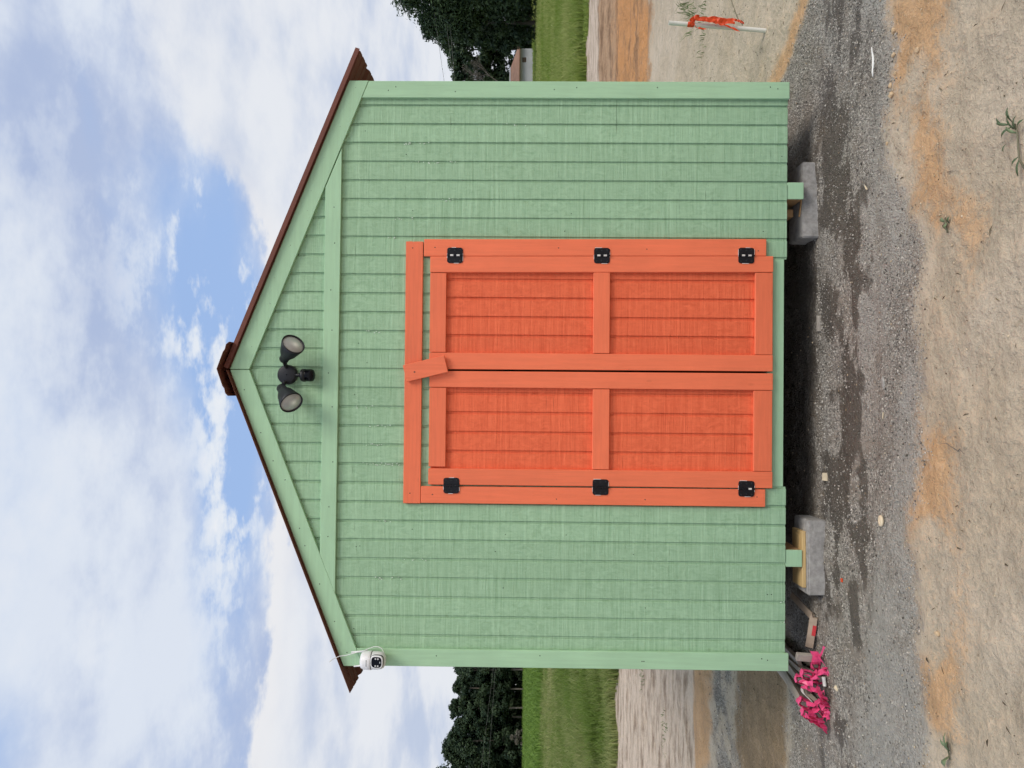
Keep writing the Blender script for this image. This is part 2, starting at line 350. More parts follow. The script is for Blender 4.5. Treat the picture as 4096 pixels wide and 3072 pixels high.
# ------------------------------------------------------------------ the ground
EX = np.array([-4, -1.5, -0.8, -0.3, 0.0, 0.5, 0.78, 1.0, 1.4, 1.8, 4.0])
EY = np.array([-0.90, -0.93, -0.82, -0.90, -0.90, -0.87, -0.66, -0.60, -0.66, -0.52, -0.5])
EW = np.array([0.16, 0.15, 0.25, 0.20, 0.20, 0.26, 0.30, 0.30, 0.32, 0.32, 0.30])
def masks(x, y):
    n1 = fbm(x * 1.7, y * 1.7, 0) - 0.5; n2 = fbm(x * 7, y * 7, 2) - 0.5; ns = fbm(x * 3.4, y * 8.5, 4, 5, 0.6) - 0.5
    e = np.interp(x, EX, EY) + n1 * 0.22 + n2 * 0.10; ew = np.interp(x, EX, EW) * 1.35
    back = np.where(x > 1.0, 0.62 - 1.6 * (x - 1.86), np.where(x < -1.45, 0.45, 6.0)) + n1 * 0.35 + n2 * 0.15
    pad = sst(-0.20, 0.14, y - e) * sst(0.16, -0.14, y - back)
    left = sst(-1.0, -1.6, x) * sst(0.3, 0.5, y); right = sst(0.9, 1.5, x)
    yl = y + n1 * 0.40 + n2 * 0.18 + 0.03 * np.sin(x * 2.1); road = sst(1.20, 1.80, yl) * sst(2.36, 2.05, yl) * sst(-1.0, -1.6, x)
    gravel = np.maximum(pad, road * (0.30 + 0.6 * np.clip(0.5 + 3.0 * n2, 0, 1)))
    patch = sst(0.38, 0.60, fbm(x * 2.4 + 4, y * 3.0, 6, 4))
    orange = sst(-ew - 0.22, -ew + 0.14, y - e) * sst(0.16, -0.08, y - e) * (0.10 + 0.85 * patch)
    orange = np.maximum(orange, right * sst(-0.10, 0.08, y - back) * sst(0.50, 0.16, y - back))
    orange = np.maximum(orange, sst(2.10, 2.30, yl) * sst(2.86, 2.64, yl) * sst(-1.0, -1.6, x) * 0.95)
    yr = y + n1 * 1.2
    orange = np.maximum(orange, right * sst(5.0, 6.0, yr) * sst(9.6, 8.0, yr) * np.clip(1.0 + n1, 0, 1))
    till = right * sst(5.0, 5.7, yr) * sst(12.5, 11.2, yr)
    dirt = left * sst(0.36, 0.66, y + n1 * 0.25) * sst(1.70, 1.40, yl)
    wob = n1 * 1.2 + n2 * 0.6
    pale = np.maximum(left * sst(2.5, 2.85, yl), right * sst(11.2, 12.2, yr))
    edge = 8.0 + 7.0 * sst(0, 6, x) + wob
    grass = sst(-0.3, 0.4, y - edge)
    grass = np.maximum(grass, right * sst(11.8, 12.8, yr) * sst(0.50, 0.62, fbm(x * 0.5, y * 1.1, 8)) * 0.8)
    bandw = sst(-0.66, -0.38, y + n1 * 0.25) * sst(0.14, -0.04, y)
    wet_dark = np.clip(bandw * sst(-0.01, 0.13, ns + 0.10 * np.exp(-((x + 0.1) / 0.8) ** 2)), 0, 1) * pad
    wet_dark = np.maximum(wet_dark, pad * 0.75 * sst(-0.06, 0.20, y + n2 * 0.15) * sst(-1.35, -1.15, x) * sst(1.45, 1.1, x))  # also darkens the soil across the shed's footprint
    dust = pad * sst(-0.26, -0.56, y + n1 * 0.2 + n2 * 0.1) * np.clip(0.70 + 0.35 * sst(0.22, 0.02, y - e) + (fbm(x * 1.6 + 9, y * 3.4, 10, 4) - 0.5) * 3.0, 0, 1)
    return gravel, orange, wet_dark, dust, dirt, pale, grass, till
def ground_z(x, y):
    r = np.hypot(x, y + 3.8); near = sst(40, 10, r)
    h = 0.016 * (fbm(x * 2.3, y * 3.5, 1) - 0.5) + 0.030 * (fbm(x * 6, y * 8, 3) - 0.5) + 0.010 * (fbm(x * 27, y * 30, 5, 3) - 0.5)
    h = h - 0.016 * (np.exp(-((y + 0.20 + 0.05 * np.sin(x * 1.3)) / 0.06) ** 2) + np.exp(-((y + 0.47 + 0.04 * np.sin(x * 1.7 + 1)) / 0.07) ** 2)) * sst(0.3, 0.55, fbm(x * 1.3, y * 0.5, 9))
    h = h * near
    right = sst(1.2, 2.0, x); h = h + right * sst(5.0, 5.8, y) * sst(12.5, 11, y) * 0.10 * (np.sin(y * 13 + 2 * fbm(x * 0.4, y, 6)) * 0.5 + fbm(x * 3, y * 3, 7) - 0.5)
    left = sst(-1.5, -2.2, x); h = h + left * sst(2.6, 3.2, y) * sst(8.2, 7.5, y) * 0.035 * (fbm(x * 0.5, y * 4.5, 8) - 0.5) * 2
    h = h + left * 0.07 * np.exp(-((y - 2.45) / 0.25) ** 2) * fbm(x * 3, y * 3, 2)
    h = h + 0.03 * sst(0.5, 1.1, x) * sst(-0.3, 0.1, y) * sst(1.6, 1.1, x)
    h = h + 0.012 * np.maximum(0, r - 18) * sst(18, 60, r) * 0.55
    return h
def axis(lo, f0, f1, hi, step, growth):
    a = list(np.arange(f0, f1 + 1e-9, step)); s = step; q = f1
    while q < hi: s *= growth; q += s; a.append(q)
    s = step; q = f0; b = []
    while q > lo: s *= growth; q -= s; b.append(q)
    return np.array(b[::-1] + a)
def build_ground():
    xs = axis(-700, -2.5, 2.7, 700, 0.0145, 1.055); ys = axis(-80, -1.75, 0.9, 900, 0.0145, 1.03)
    X, Y = np.meshgrid(xs, ys); X = X.ravel(); Y = Y.ravel(); nx, ny = len(xs), len(ys)
    V = np.stack([X, Y, ground_z(X, Y)], 1)
    i = np.arange(nx * ny).reshape(ny, nx)
    F = np.stack([i[:-1, :-1].ravel(), i[:-1, 1:].ravel(), i[1:, 1:].ravel(), i[1:, :-1].ravel()], 1)
    mt, t, b = new_mat('bare_soil_and_gravel')
    o = npmesh('ground', V, F, mt); o['kind'] = 'structure'
    M = masks(X, Y)
    for nm, q in (('mA', M[0:4]), ('mB', M[4:8])):
        at = o.data.attributes.new(nm, 'FLOAT_COLOR', 'POINT'); at.data.foreach_set('color', np.stack(q, 1).astype(np.float32).ravel())
    o.data.polygons.foreach_set('use_smooth', [True] * len(o.data.polygons))
    pos = t.node('ShaderNodeNewGeometry').outputs['Position']
    def attr(nm):
        a = t.node('ShaderNodeAttribute', attribute_name=nm); s = t.node('ShaderNodeSeparateColor'); t.l.new(a.outputs['Color'], s.inputs[0])
        return s.outputs[0], s.outputs[1], s.outputs[2], a.outputs['Alpha']
    gravel, orange, wet_dark, dust = attr('mA'); dirt, pale, grass, till = attr('mB')
    nf = t.noise(pos, 190, 3, 0.6); nm_ = t.noise(pos, 38, 5, 0.62); nl = t.noise(pos, 7, 5, 0.6); nb = t.noise(pos, 1.4, 4, 0.55)
    stretch = t.noise(t.vmath('MULTIPLY', pos, (2.2, 6.0, 1.0)), 1.0, 6, 0.68)
    fur = t.noise(t.vmath('MULTIPLY', pos, (0.55, 3.4, 1.0)), 1.0, 6, 0.66)
    brk = t.math('ADD', t.math('MULTIPLY', t.math('SUBTRACT', nm_, 0.5), 1.1), t.math('MULTIPLY', t.math('SUBTRACT', nl, 0.5), 0.9))
    brk = t.math('ADD', brk, t.math('MULTIPLY', t.math('SUBTRACT', nf, 0.5), 0.7))
    def soft(mk, w_=0.22, k=1.0): return t.ramp(t.math('ADD', mk, t.math('MULTIPLY', brk, k)), 0.5 - w_, 0.5 + w_)
    v = t.math('ADD', t.ramp(nl, 0.25, 0.75, 0.84, 1.12, False), t.ramp(nm_, 0.25, 0.75, -0.15, 0.14, False))
    v = t.math('ADD', v, t.ramp(nf, 0.25, 0.75, -0.18, 0.17, False))
    sand = t.mix(t.ramp(nb, 0.35, 0.65), (0.465, 0.385, 0.28), (0.54, 0.455, 0.345))
    c = t.mix(soft(pale), sand, t.mix(t.ramp(t.math('ADD', t.math('MULTIPLY', stretch, 0.7), t.math('MULTIPLY', fur, 0.3)), 0.36, 0.56), (0.25, 0.18, 0.125), (0.58, 0.475, 0.37)))
    c = t.mix(soft(dirt), c, t.mix(stretch, (0.20, 0.135, 0.075), (0.36, 0.265, 0.165)))
    c = t.mix(soft(till), c, t.mix(t.ramp(t.math('ADD', t.math('MULTIPLY', fur, 0.55), t.math('MULTIPLY', stretch, 0.45)), 0.38, 0.58), (0.19, 0.11, 0.06), (0.42, 0.275, 0.165)))
    furo = t.math('MULTIPLY', till, t.ramp(t.math('ADD', t.math('MULTIPLY', fur, 0.55), t.math('MULTIPLY', stretch, 0.45)), 0.54, 0.42))
    c = t.mix(t.math('MULTIPLY', soft(orange, 0.50, 1.2), t.math('SUBTRACT', 0.92, t.math('MULTIPLY', furo, 0.6))), c, t.mix(till, t.mix(nl, (0.50, 0.275, 0.12), (0.56, 0.36, 0.20)), (0.52, 0.25, 0.095)))
    vo = t.node('ShaderNodeTexVoronoi'); t.put(vo.inputs['Vector'], pos); vo.inputs['Scale'].default_value = 105
    vs = t.node('ShaderNodeSeparateColor'); t.l.new(vo.outputs['Color'], vs.inputs[0])
    gcol = t.mix(vs.outputs[0], (0.14, 0.125, 0.107), (0.52, 0.48, 0.415))
    gcol = t.mix(t.ramp(nl, 0.42, 0.62), gcol, (0.26, 0.225, 0.185))
    gm = soft(gravel, 0.36, 1.1)
    c = t.mix(gm, c, gcol)
    c = t.mix(t.math('MULTIPLY', soft(dust, 0.35, 1.0), 0.75), c, t.mix(nl, (0.33, 0.315, 0.28), (0.45, 0.425, 0.375)))
    wm = soft(wet_dark, 0.34, 1.0)
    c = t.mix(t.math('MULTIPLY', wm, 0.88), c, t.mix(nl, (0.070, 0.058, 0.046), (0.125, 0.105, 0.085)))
    c = t.mix(soft(grass, 0.3, 0.6), c, t.mix(nl, (0.11, 0.135, 0.035), (0.20, 0.205, 0.075)))
    damp = t.math('MULTIPLY', t.ramp(t.noise(t.vmath('ADD', pos, (4.0, 2.0, 0.0)), 3.1, 5, 0.65), 0.56, 0.72), t.ramp(nm_, 0.40, 0.60))
    c = t.mix(t.math('MULTIPLY', damp, 0.5), c, (0.16, 0.125, 0.085))
    spk = t.ramp(t.noise(pos, 75, 2, 0.5), 0.70, 0.76)                        # crumbs of bark and dry leaf
    c = t.mix(t.math('MULTIPLY', spk, 0.5), c, (0.10, 0.085, 0.06))
    lst = t.math('MULTIPLY', t.ramp(t.noise(pos, 120, 2, 0.5), 0.68, 0.73), t.ramp(t.math('ADD', gm, orange), 0.2, 0.8))
    c = t.mix(t.math('MULTIPLY', lst, 0.45), c, (0.60, 0.50, 0.38))
    t.put(b.inputs['Base Color'], t.gain(c, v))
    t.put(b.inputs['Roughness'], t.ramp(wm, 0.0, 1.0, 0.95, 0.6)); b.inputs['Specular IOR Level'].default_value = 0.2
    h = t.math('ADD', t.math('MULTIPLY', nm_, 1.0), t.math('MULTIPLY', nf, 0.28)); h = t.math('ADD', h, t.math('MULTIPLY', nl, 2.2))
    h = t.math('ADD', h, t.math('MULTIPLY', t.math('MULTIPLY', vo.outputs['Distance'], gm), -0.6))
    bump(t, b, h, 1.0, 0.016)
    return o
build_ground()

OCT = np.array([(1, 0, 0), (-1, 0, 0), (0, 1, 0), (0, -1, 0), (0, 0, 1), (0, 0, -1)], float)
OCTF = np.array([(0, 2, 4), (2, 1, 4), (1, 3, 4), (3, 0, 4), (2, 0, 5), (1, 2, 5), (3, 1, 5), (0, 3, 5)])
def stones(name, P, size, tone, mat, flat=0.65):
    n = len(P); V = OCT[None] * size[:, None, None] * (0.7 + 0.6 * rs.rand(n, 6, 1)) + rs.randn(n, 6, 3) * size[:, None, None] * 0.22
    a = rs.rand(n) * 2 * PI; ca, sa = np.cos(a), np.sin(a); x = V[:, :, 0] * ca[:, None] - V[:, :, 1] * sa[:, None]; y = V[:, :, 0] * sa[:, None] + V[:, :, 1] * ca[:, None]
    V = np.stack([x, y, V[:, :, 2] * flat], 2) + P[:, None, :]
    F = OCTF[None] + 6 * np.arange(n)[:, None, None]
    return npmesh(name, V.reshape(-1, 3), F.reshape(-1, 3), mat, np.repeat(tone, 6), kind='stuff')
def scatter_ground():
    # loose gravel, denser and finer close to the camera
    n = 290000; x = rs.uniform(-3.1, 2.9, n); y = rs.uniform(-1.05, 2.4, n)
    M = masks(x, y); dens = M[0] ** 2 * (1 - 0.80 * M[2]) * (1 - 0.72 * np.clip(M[3] * 1.1, 0, 1)) * (0.35 + 0.75 * sst(0.40, 0.58, fbm(x * 2.5, y * 6, 9)))
    dens *= np.where((np.abs(x) < 1.45) & (y > 0.10), 0.0, 1.0) * sst(3.6, 1.2, y)
    k = rs.rand(n) < dens * 0.95; x, y = x[k], y[k]; n = len(x)
    s = 0.0024 + 0.0044 * rs.rand(n) ** 2.6
    t = np.clip(rs.normal(0.38, 0.20, n), 0, 1)
    o = stones('gravel', np.stack([x, y, ground_z(x, y) + s * 0.25], 1), s, t, m_stone)
    tag(o, 'loose grey gravel spread round the shed', 'gravel')
    # pebbles in the orange soil and on the gravel margin
    n = 12000; x = rs.uniform(-2.4, 2.6, n); y = rs.uniform(-1.5, 1.2, n); M = masks(x, y)
    k = rs.rand(n) < (0.10 + 0.75 * M[1] + 0.10 * M[0]); x, y = x[k], y[k]; n = len(x)
    s = 0.0013 + 0.0050 * rs.rand(n) ** 6
    o = stones('pebbles', np.stack([x, y, ground_z(x, y) + s * 0.3], 1), s, rs.rand(n), m_pebble)
    tag(o, 'small pale pebbles strewn over the orange soil', 'pebbles')
    # twigs and crumbs of dry leaf
    n = 5200; x = rs.uniform(-2.6, 3.5, n); y = rs.uniform(-1.75, 3.0, n)
    M = masks(x, y); k = (M[0] < 0.5) & ((rs.rand(n) < 0.55)); x, y = x[k], y[k]; n = len(x)
    a = rs.rand(n) * 2 * PI; L = 0.003 + 0.020 * rs.rand(n) ** 4; wd = 0.0008 + 0.0022 * rs.rand(n) ** 2
    z = ground_z(x, y) + 0.003; dx, dy = np.cos(a), np.sin(a)
    V = np.stack([np.stack([x - dx * L - dy * wd, y - dy * L + dx * wd, z], 1), np.stack([x + dx * L * 0.2 + dy * wd, y + dy * L * 0.2 - dx * wd, z + 0.003], 1), np.stack([x + dx * L, y + dy * L, z], 1), np.stack([x - dx * L * 0.3 + dy * wd * 1.2, y - dy * L * 0.3 - dx * wd * 1.2, z + 0.004], 1)], 1)
    F = np.array([(0, 3, 1), (0, 1, 2)])[None] + 4 * np.arange(n)[:, None, None]
    o = npmesh('leaf_litter', V.reshape(-1, 3), F.reshape(-1, 3), m_litter, np.repeat(rs.rand(n), 4), kind='stuff')
    tag(o, 'dark crumbs of bark and dry leaf on the sand', 'litter')
scatter_ground()
def gz(x, y): return float(ground_z(np.array([x], float), np.array([y], float))[0])

# ------------------------------------------------------------------ grass
def blades(name, P, H, W, tone, mat, label, lean=0.35, bend=0.5):
    n = len(P); a = rs.rand(n) * 2 * PI; l = a + rs.normal(0, 1.2, n); le = H * (lean * rs.rand(n) + 0.05)
    wx, wy = np.cos(a) * W / 2, np.sin(a) * W / 2; lx, ly = np.cos(l) * le, np.sin(l) * le; Z = np.zeros(n)
    B = np.stack([wx, wy, Z], 1)
    mid = P + np.stack([lx * 0.4, ly * 0.4, H * 0.58], 1); tip = P + np.stack([lx * (1 + bend), ly * (1 + bend), H * (1 - 0.2 * rs.rand(n))], 1)
    V = np.stack([P - B, P + B, mid + B * 0.8, mid - B * 0.8, tip], 1).reshape(-1, 3)
    k = 5 * np.arange(n)[:, None]
    F = np.concatenate([k + np.array([[0, 1, 2]]), k + np.array([[0, 2, 3]]), k + np.array([[3, 2, 4]])])
    o = npmesh(name, V, F, mat, np.repeat(tone, 5), kind='stuff'); return tag(o, label, 'grass')
def field():
    def wedge(n, d0, d1, t0, t1, pw=1.0):
        d = d0 * (d1 / d0) ** (rs.rand(n) ** pw); t = rs.uniform(t0, t1, n); return CAM.x + t * d, CAM.y + d, d
    def edge(x): return 8.0 + 7.0 * sst(0, 6, x)
    # left: rough grass, a dead strip, then a green crop
    x, y, d = wedge(160000, 11.2, 47, -0.74, -0.16); k = y > edge(x) + (fbm(x * 1.7, y * 1.7, 0) - 0.5) * 1.2; x, y, d = x[k], y[k], d[k]; n = len(x)
    pt = fbm(x * 0.5, y * 0.5, 5); tone = np.clip(0.24 + (pt - 0.5) * 1.1 + rs.normal(0, 0.16, n) + 0.30 * np.exp(-((d - 34) / 6) ** 2), 0, 1)
    tus = sst(0.40, 0.66, fbm(x * 1.4, y * 1.4, 9)); tone = np.clip(tone - 0.22 * tus + 0.1, 0, 1); H = (0.18 + 0.28 * rs.rand(n)) * (0.60 + 0.5 * pt + 0.45 * tus) * np.where(d < 13.2, 0.55, 1.0) * np.where(d > 27, 0.7, 1)
    blades('field_grass', np.stack([x, y, ground_z(x, y) - 0.02], 1), H, 0.007 + 0.0010 * d, tone, m_grass, 'rough olive grass in the field left of the shed')
    x, y, d = wedge(62000, 42, 112, -0.80, -0.05, 0.8); n = len(x)
    blades('crop', np.stack([x, y, ground_z(x, y)], 1), 0.45 + 0.35 * rs.rand(n), 0.0022 * d, np.clip(rs.normal(0.4, 0.25, n), 0, 1), m_crop, 'bright green crop strip below the left trees', 0.5)
    x, y, d = wedge(150000, 17.5, 95, 0.12, 0.74); k = y > edge(x) + (fbm(x * 1.2, y * 1.2, 3) - 0.5) * 2.0; x, y, d = x[k], y[k], d[k]; n = len(x)
    pt = fbm(x * 0.25, y * 0.6, 7); tone = np.clip(0.28 + (pt - 0.5) * 1.8 + rs.normal(0, 0.14, n), 0, 1)
    H = (0.20 + 0.28 * rs.rand(n)) * (0.8 + 0.5 * pt)
    xv, yv, dv = wedge(36000, 14.0, 20, 0.14, 0.74); kv = (masks(xv, yv)[6] > 0.35) & (yv < edge(xv) + 1) & (yv > 11.5); xv, yv, dv = xv[kv], yv[kv], dv[kv]
    x = np.concatenate([x, xv]); y = np.concatenate([y, yv]); d = np.concatenate([d, dv]); H = np.concatenate([H, 0.06 + 0.12 * rs.rand(len(xv))]); tone = np.concatenate([tone, np.clip(rs.normal(0.2, 0.15, len(xv)), 0, 1)])
    blades('verge_grass', np.stack([x, y, ground_z(x, y) - 0.02], 1), H, 0.007 + 0.0011 * d, tone, m_lime, 'lime green grass right of the shed')
field()

# ------------------------------------------------------------------ trees
def leaves(C, R, n, size, seed):
    r = np.random.RandomState(seed); k = r.choice(len(C), n, p=(R ** 2) / (R ** 2).sum())
    q = r.randn(n, 3); q /= np.linalg.norm(q, axis=1)[:, None]; q *= (0.25 + 0.80 * r.rand(n) ** 0.6 + 0.05 * r.randn(n))[:, None]
    P = C[k] + q * R[k][:, None] * np.array([1, 1, 0.8]); nr = q + r.randn(n, 3) * 0.5 + np.array([0, 0, 0.35]); nr /= np.linalg.norm(nr, axis=1)[:, None]
    a = np.cross(nr, r.randn(n, 3)); a /= np.linalg.norm(a, axis=1)[:, None]; b = np.cross(nr, a); s = (size * (0.6 + 0.8 * r.rand(n)))[:, None]
    V = np.stack([P - a * s, P - b * s * 0.55, P + a * s, P + b * s * 0.55], 1).reshape(-1, 3)
    F = np.array([(0, 1, 2, 3)])[None] + 4 * np.arange(n)[:, None, None]
    tone = np.clip(0.45 + r.normal(0, 0.22, n) + (r.rand(len(C))[k] - 0.5) * 0.5, 0, 1)
    return V, F.reshape(-1, 4), np.repeat(tone, 4)
def crown_pts(h, base, rad, n, seed, shape):
    r = np.random.RandomState(seed); C = []; R = []
    while len(C) < n:
        u = r.rand(); z = base + (h - base) * u
        prof = {'round': math.sqrt(max(0.02, 1 - (2 * u - 0.9) ** 2 / 1.25)), 'pine': (1 - u) ** 0.6 * 0.9 + 0.12, 'tall': (math.sin(PI * min(1, 0.12 + u * 0.86)) ** 0.7)}[shape]
        a = r.rand() * 2 * PI; q = rad * prof * (0.35 + 0.62 * math.sqrt(r.rand()))
        C.append((math.cos(a) * q, math.sin(a) * q, z)); R.append(rad * (0.13 + 0.26 * r.rand()) * (0.6 + 0.5 * prof))
    C = np.array(C); C[0] = (0, 0, h - R[0] * 0.7); return C, np.array(R)
def make_tree(name, label, loc, h, base, rad, nl, size, seed, shape, group, mat=m_leaf, bark=m_bark, nb=34, tr=0.16):
    e = thing(name, label, 'tree', loc, group, local=True)
    C, R = crown_pts(h, base, rad, nb, seed, shape)
    mb = MB(); lean = Vector((rnd.uniform(-0.3, 0.3), rnd.uniform(-0.3, 0.3), 0))
    top = Vector((0, 0, h * 0.9)) + lean
    mb.tube([(0, 0, -0.3), Vector((0, 0, h * 0.25)) + lean * 0.2, Vector((0, 0, h * 0.6)) + lean * 0.6, top], [tr, tr * 0.8, tr * 0.5, tr * 0.12], 7)
    for c, q in list(zip(C, R))[1:16]:
        s = Vector((0, 0, max(base * 0.7, c[2] - abs(c[0]) * 0.6 - 0.6))); mb.tube([s, (s + Vector(c)) / 2 + Vector((0, 0, 0.15)), Vector(c)], [tr * 0.32, tr * 0.2, tr * 0.06], 5, False)
    mb.build('trunk', bark, e, smooth=True)
    V, F, T = leaves(C, R, nl, size, seed + 5)
    npmesh('crown', V, F, mat, T, parent=e)
    return e
def bare_tree(name, label, loc, h, seed):
    e = thing(name, label, 'tree', loc, None, local=True); r = random.Random(seed); mb = MB(); tips = []
    def grow(p, d, L, rad, lv):
        q = p + d * L; mb.tube([p, (p + q) / 2 + Vector((r.uniform(-.1, .1), r.uniform(-.1, .1), 0)) * L, q], [rad, rad * .8, rad * .6], 5, False); tips.append(q)
        if lv:
            for _ in range(3 if lv > 1 else 4):
                nd = (d + Vector((r.uniform(-.8, .8), r.uniform(-.8, .8), r.uniform(-.1, .5)))).normalized(); grow(p.lerp(q, r.uniform(.55, 1)), nd, L * r.uniform(.55, .8), rad * .55, lv - 1)
    grow(Vector((0, 0, -0.2)), Vector((0, 0, 1)), h * 0.42, 0.12, 4)
    mb.build('trunk', m_bark, e)
    C = np.array([tuple(q) for q in tips[3:]]); V, F, T = leaves(C, np.full(len(C), 0.35), 1500, 0.07, seed)
    npmesh('crown', V, F, m_twig, T, parent=e)
def TZ(x, y): return (x, y, gz(x, y) - 0.05)
def trees():
    G = 'trees of the left wood'
    left = [(-60.5, 99, 13.6, 3.3, 'leftmost tall leafy tree rising at the far left edge of the wood'), (-55.5, 98, 13.3, 3.2, 'broad dark tree beside the tall one at the far left'),
            (-52.0, 100, 12.2, 2.6, 'dark tree just right of the left wood\'s highest crown'), (-49.2, 97, 11.0, 2.3, 'dark tree at the dip in the left wood\'s skyline'),
            (-46.8, 99, 10.9, 2.0, 'slender tree mid-way between wood edge and shed corner'), (-44.6, 97, 10.9, 1.8, 'slim pale-trunked tree near the shed in the left wood'),
            (-42.4, 98, 10.7, 1.8, 'slim pale-trunked tree next to the shed\'s left corner'), (-40.0, 99, 10.2, 1.9, 'tree half hidden by the shed\'s left corner')]
    for i, (x, y, h, r, lb) in enumerate(left):
        far = i >= 4
        make_tree('wood_tree', lb, TZ(x, y), h, 2.6 if far else 0.6, r * 1.1, 12000, 0.18, 40 + i, 'tall' if far else 'round', G, m_pineleaf, m_palebark if far else m_bark, 110, 0.14)
    SR = {0: 'dark tree at the very left end of the wood\'s second row', 8: 'dark second-row tree of the left wood nearest the shed'}
    for i, x in enumerate((-66, -62, -57.8, -54, -50.5, -47.6, -45, -42.2, -39)):     # second row fills the gaps
        make_tree('wood_tree', 'dark tree in the second row of the left wood' if i not in SR else SR[i], TZ(x * 1.09, 108), 11.0 + rnd.uniform(-0.9, 0.9) + (0.9 if x < -52 else 0), 0.2, 3.3, 9000, 0.26, 60 + i, 'round', 'second row of the left wood', m_pineleaf, m_bark, 90, 0.14)
    make_tree('shrub', 'low brown bush at the foot of the left wood', TZ(-46.8, 93), 2.3, 0.2, 0.9, 700, 0.13, 80, 'round', None, m_twig, m_bark, 9, 0.05)
    big = [('oak_tree', 'big dark leafy tree filling the right edge above the lime grass', (38.9, 60), 14.7, 0.4, 5.3, 46000, 0.145, 'round', 170), ('oak_tree', 'dark tree stepping down left of the biggest one', (35.4, 64), 11.4, 0.3, 2.5, 19000, 0.145, 'round', 110),
           ('oak_tree', 'dark rounded tree right behind the white building\'s right end', (45.6, 90), 11.8, 0.3, 3.5, 13000, 0.21, 'round', 100), ('oak_tree', 'yellowish green small tree above the white building', (42.6, 92), 10.8, 0.3, 2.9, 11000, 0.21, 'tall', 90),
           ('oak_tree', 'dark tree behind the white building\'s roof', (41.0, 97), 10.2, 0.2, 3.8, 11000, 0.24, 'round', 90), ('oak_tree', 'dark tree at the shed\'s right edge beyond the white building', (37.2, 99), 10.0, 0.2, 3.6, 10000, 0.24, 'round', 90),
           ('oak_tree', 'dark tree in the gap between big tree and white building', (49.0, 88), 12.8, 0.2, 3.8, 13000, 0.22, 'round', 100)]
    for i, (nm, lb, (x, y), h, b, r, n, s, shp, nb) in enumerate(big):
        make_tree(nm, lb, TZ(x, y), h, b, r, n, s, 90 + i, shp, 'trees on the right', m_leaf, m_bark, nb, 0.22)
    bare_tree('bare_tree', 'sparse bare-branched tree beside the shed\'s right edge', TZ(38.9, 86), 10.6, 5)
trees()
def distant_wood():                                                     # the wood goes on behind the shed and past the frame
    r = np.random.RandomState(3); C = []; R_ = []
    for a0, a1 in ((-0.95, -0.70), (-0.38, 0.36), (0.60, 0.90)):
        for _ in range(int((a1 - a0) * 420)):
            a = r.uniform(a0, a1); d = r.uniform(104, 122); u = r.rand() ** 0.8; x = CAM.x + a * d; y = CAM.y + d
            hh = 8.5 + 4.5 * fbm(np.array([a * 9.0]), np.array([0.3]), 3)[0]; C.append((x, y, 0.6 + u * hh)); R_.append(1.0 + 0.9 * r.rand())
    C = np.array(C); C[:, 2] += ground_z(C[:, 0], C[:, 1]); V, F, T = leaves(C, np.array(R_), 60000, 0.30, 77)
    tag(npmesh('distant_wood', V, F, m_pineleaf, T, kind='stuff'), 'far dark wood going on behind the shed', 'wood')
distant_wood()

# ------------------------------------------------------------------ far building and wires
def far_building():
    e = thing('outbuilding', 'small white outbuilding with brown roof beneath the right trees', 'building', (36, 80, 0))
    z0 = gz(38, 80) - 0.1; x0, x1, y0, y1 = 33.2, 40.7, 80, 85; wl = 2.25; rt = 3.45
    mb = MB().box(x0, x1, y0, y1, z0, wl); mb.build('wall', simple('weathered_white_wall', (0.50, 0.51, 0.52), 0.8, 0.15, 0.8), e)
    roof = MB().add([(x0 - .4, y0 - .5, wl), (x1 + .35, y0 - .5, wl), (x1 - 1.2, y0 + 2.5, rt), (x0 - .4, y0 + 2.5, rt), (x0 - .4, y1 + .5, wl), (x1 + .35, y1 + .5, wl), (x0 - .4, y0 - .5, wl + .12), (x1 + .35, y0 - .5, wl + .12)],
                    [(6, 7, 2, 3), (3, 2, 5, 4), (7, 5, 2), (0, 1, 7, 6), (0, 4, 5, 1)]).build('roof', simple('brown_shingle', (0.23, 0.13, 0.085), 0.85, 0.2, 2.0), e)
    MB().box(x0 - .4, x1 - 1.15, y0 + 2.35, y0 + 2.65, rt - .02, rt + .10).build('ridge_capping', simple('pale_metal_ridge', (0.55, 0.57, 0.60), 0.5), roof)
    for xx in (39.35, 35.0):
        wn = MB().box(xx - .28, xx + .28, y0 - .03, y0 + .02, 1.50, 2.0).build('window', simple('brown_shuttered_window', (0.10, 0.065, 0.04), 0.6, 0.3, 6), e)
        MB().box(xx - .34, xx + .34, y0 - .02, y0 + .02, 1.42, 1.495).build('sill', m_white, wn)
    e['_world'] = 1
far_building()
def wires():
    def span(a, b, sag, lb, rad=0.014):
        a, b = Vector(a), Vector(b); pts = [a.lerp(b, k / 14) - Vector((0, 0, sag * 4 * (k / 14) * (1 - k / 14))) for k in range(15)]
        o = MB().tube(pts, rad, 5).build('power_line', m_wire); tag(o, lb, 'cable', 'overhead wires')
    for lb, za, zb in (('highest overhead wire above the white building on the right', 9.62, 8.95), ('middle overhead wire right of the shed', 8.54, 8.17), ('lowest overhead wire right of the shed', 8.29, 8.01)):
        k = (za - zb) / 4.3 if za > 9 else (za - zb) / 3.2; xm = 32.3 if za > 9 else 31.2
        span((xm + 6, 60, za + k * 6), (12, 60, za - k * (xm - 12)), 0.0, lb)
    for lb, za, zb in (('upper overhead wire crossing before the left trees', 4.86, 3.98), ('lower overhead wire crossing before the left trees', 4.28, 3.81)):
        k = (za - zb) / 7.9; span((-40, 60, za + k * 7.4), (-16, 60, zb - k * 8.7), 0.0, lb, 0.009)
wires()

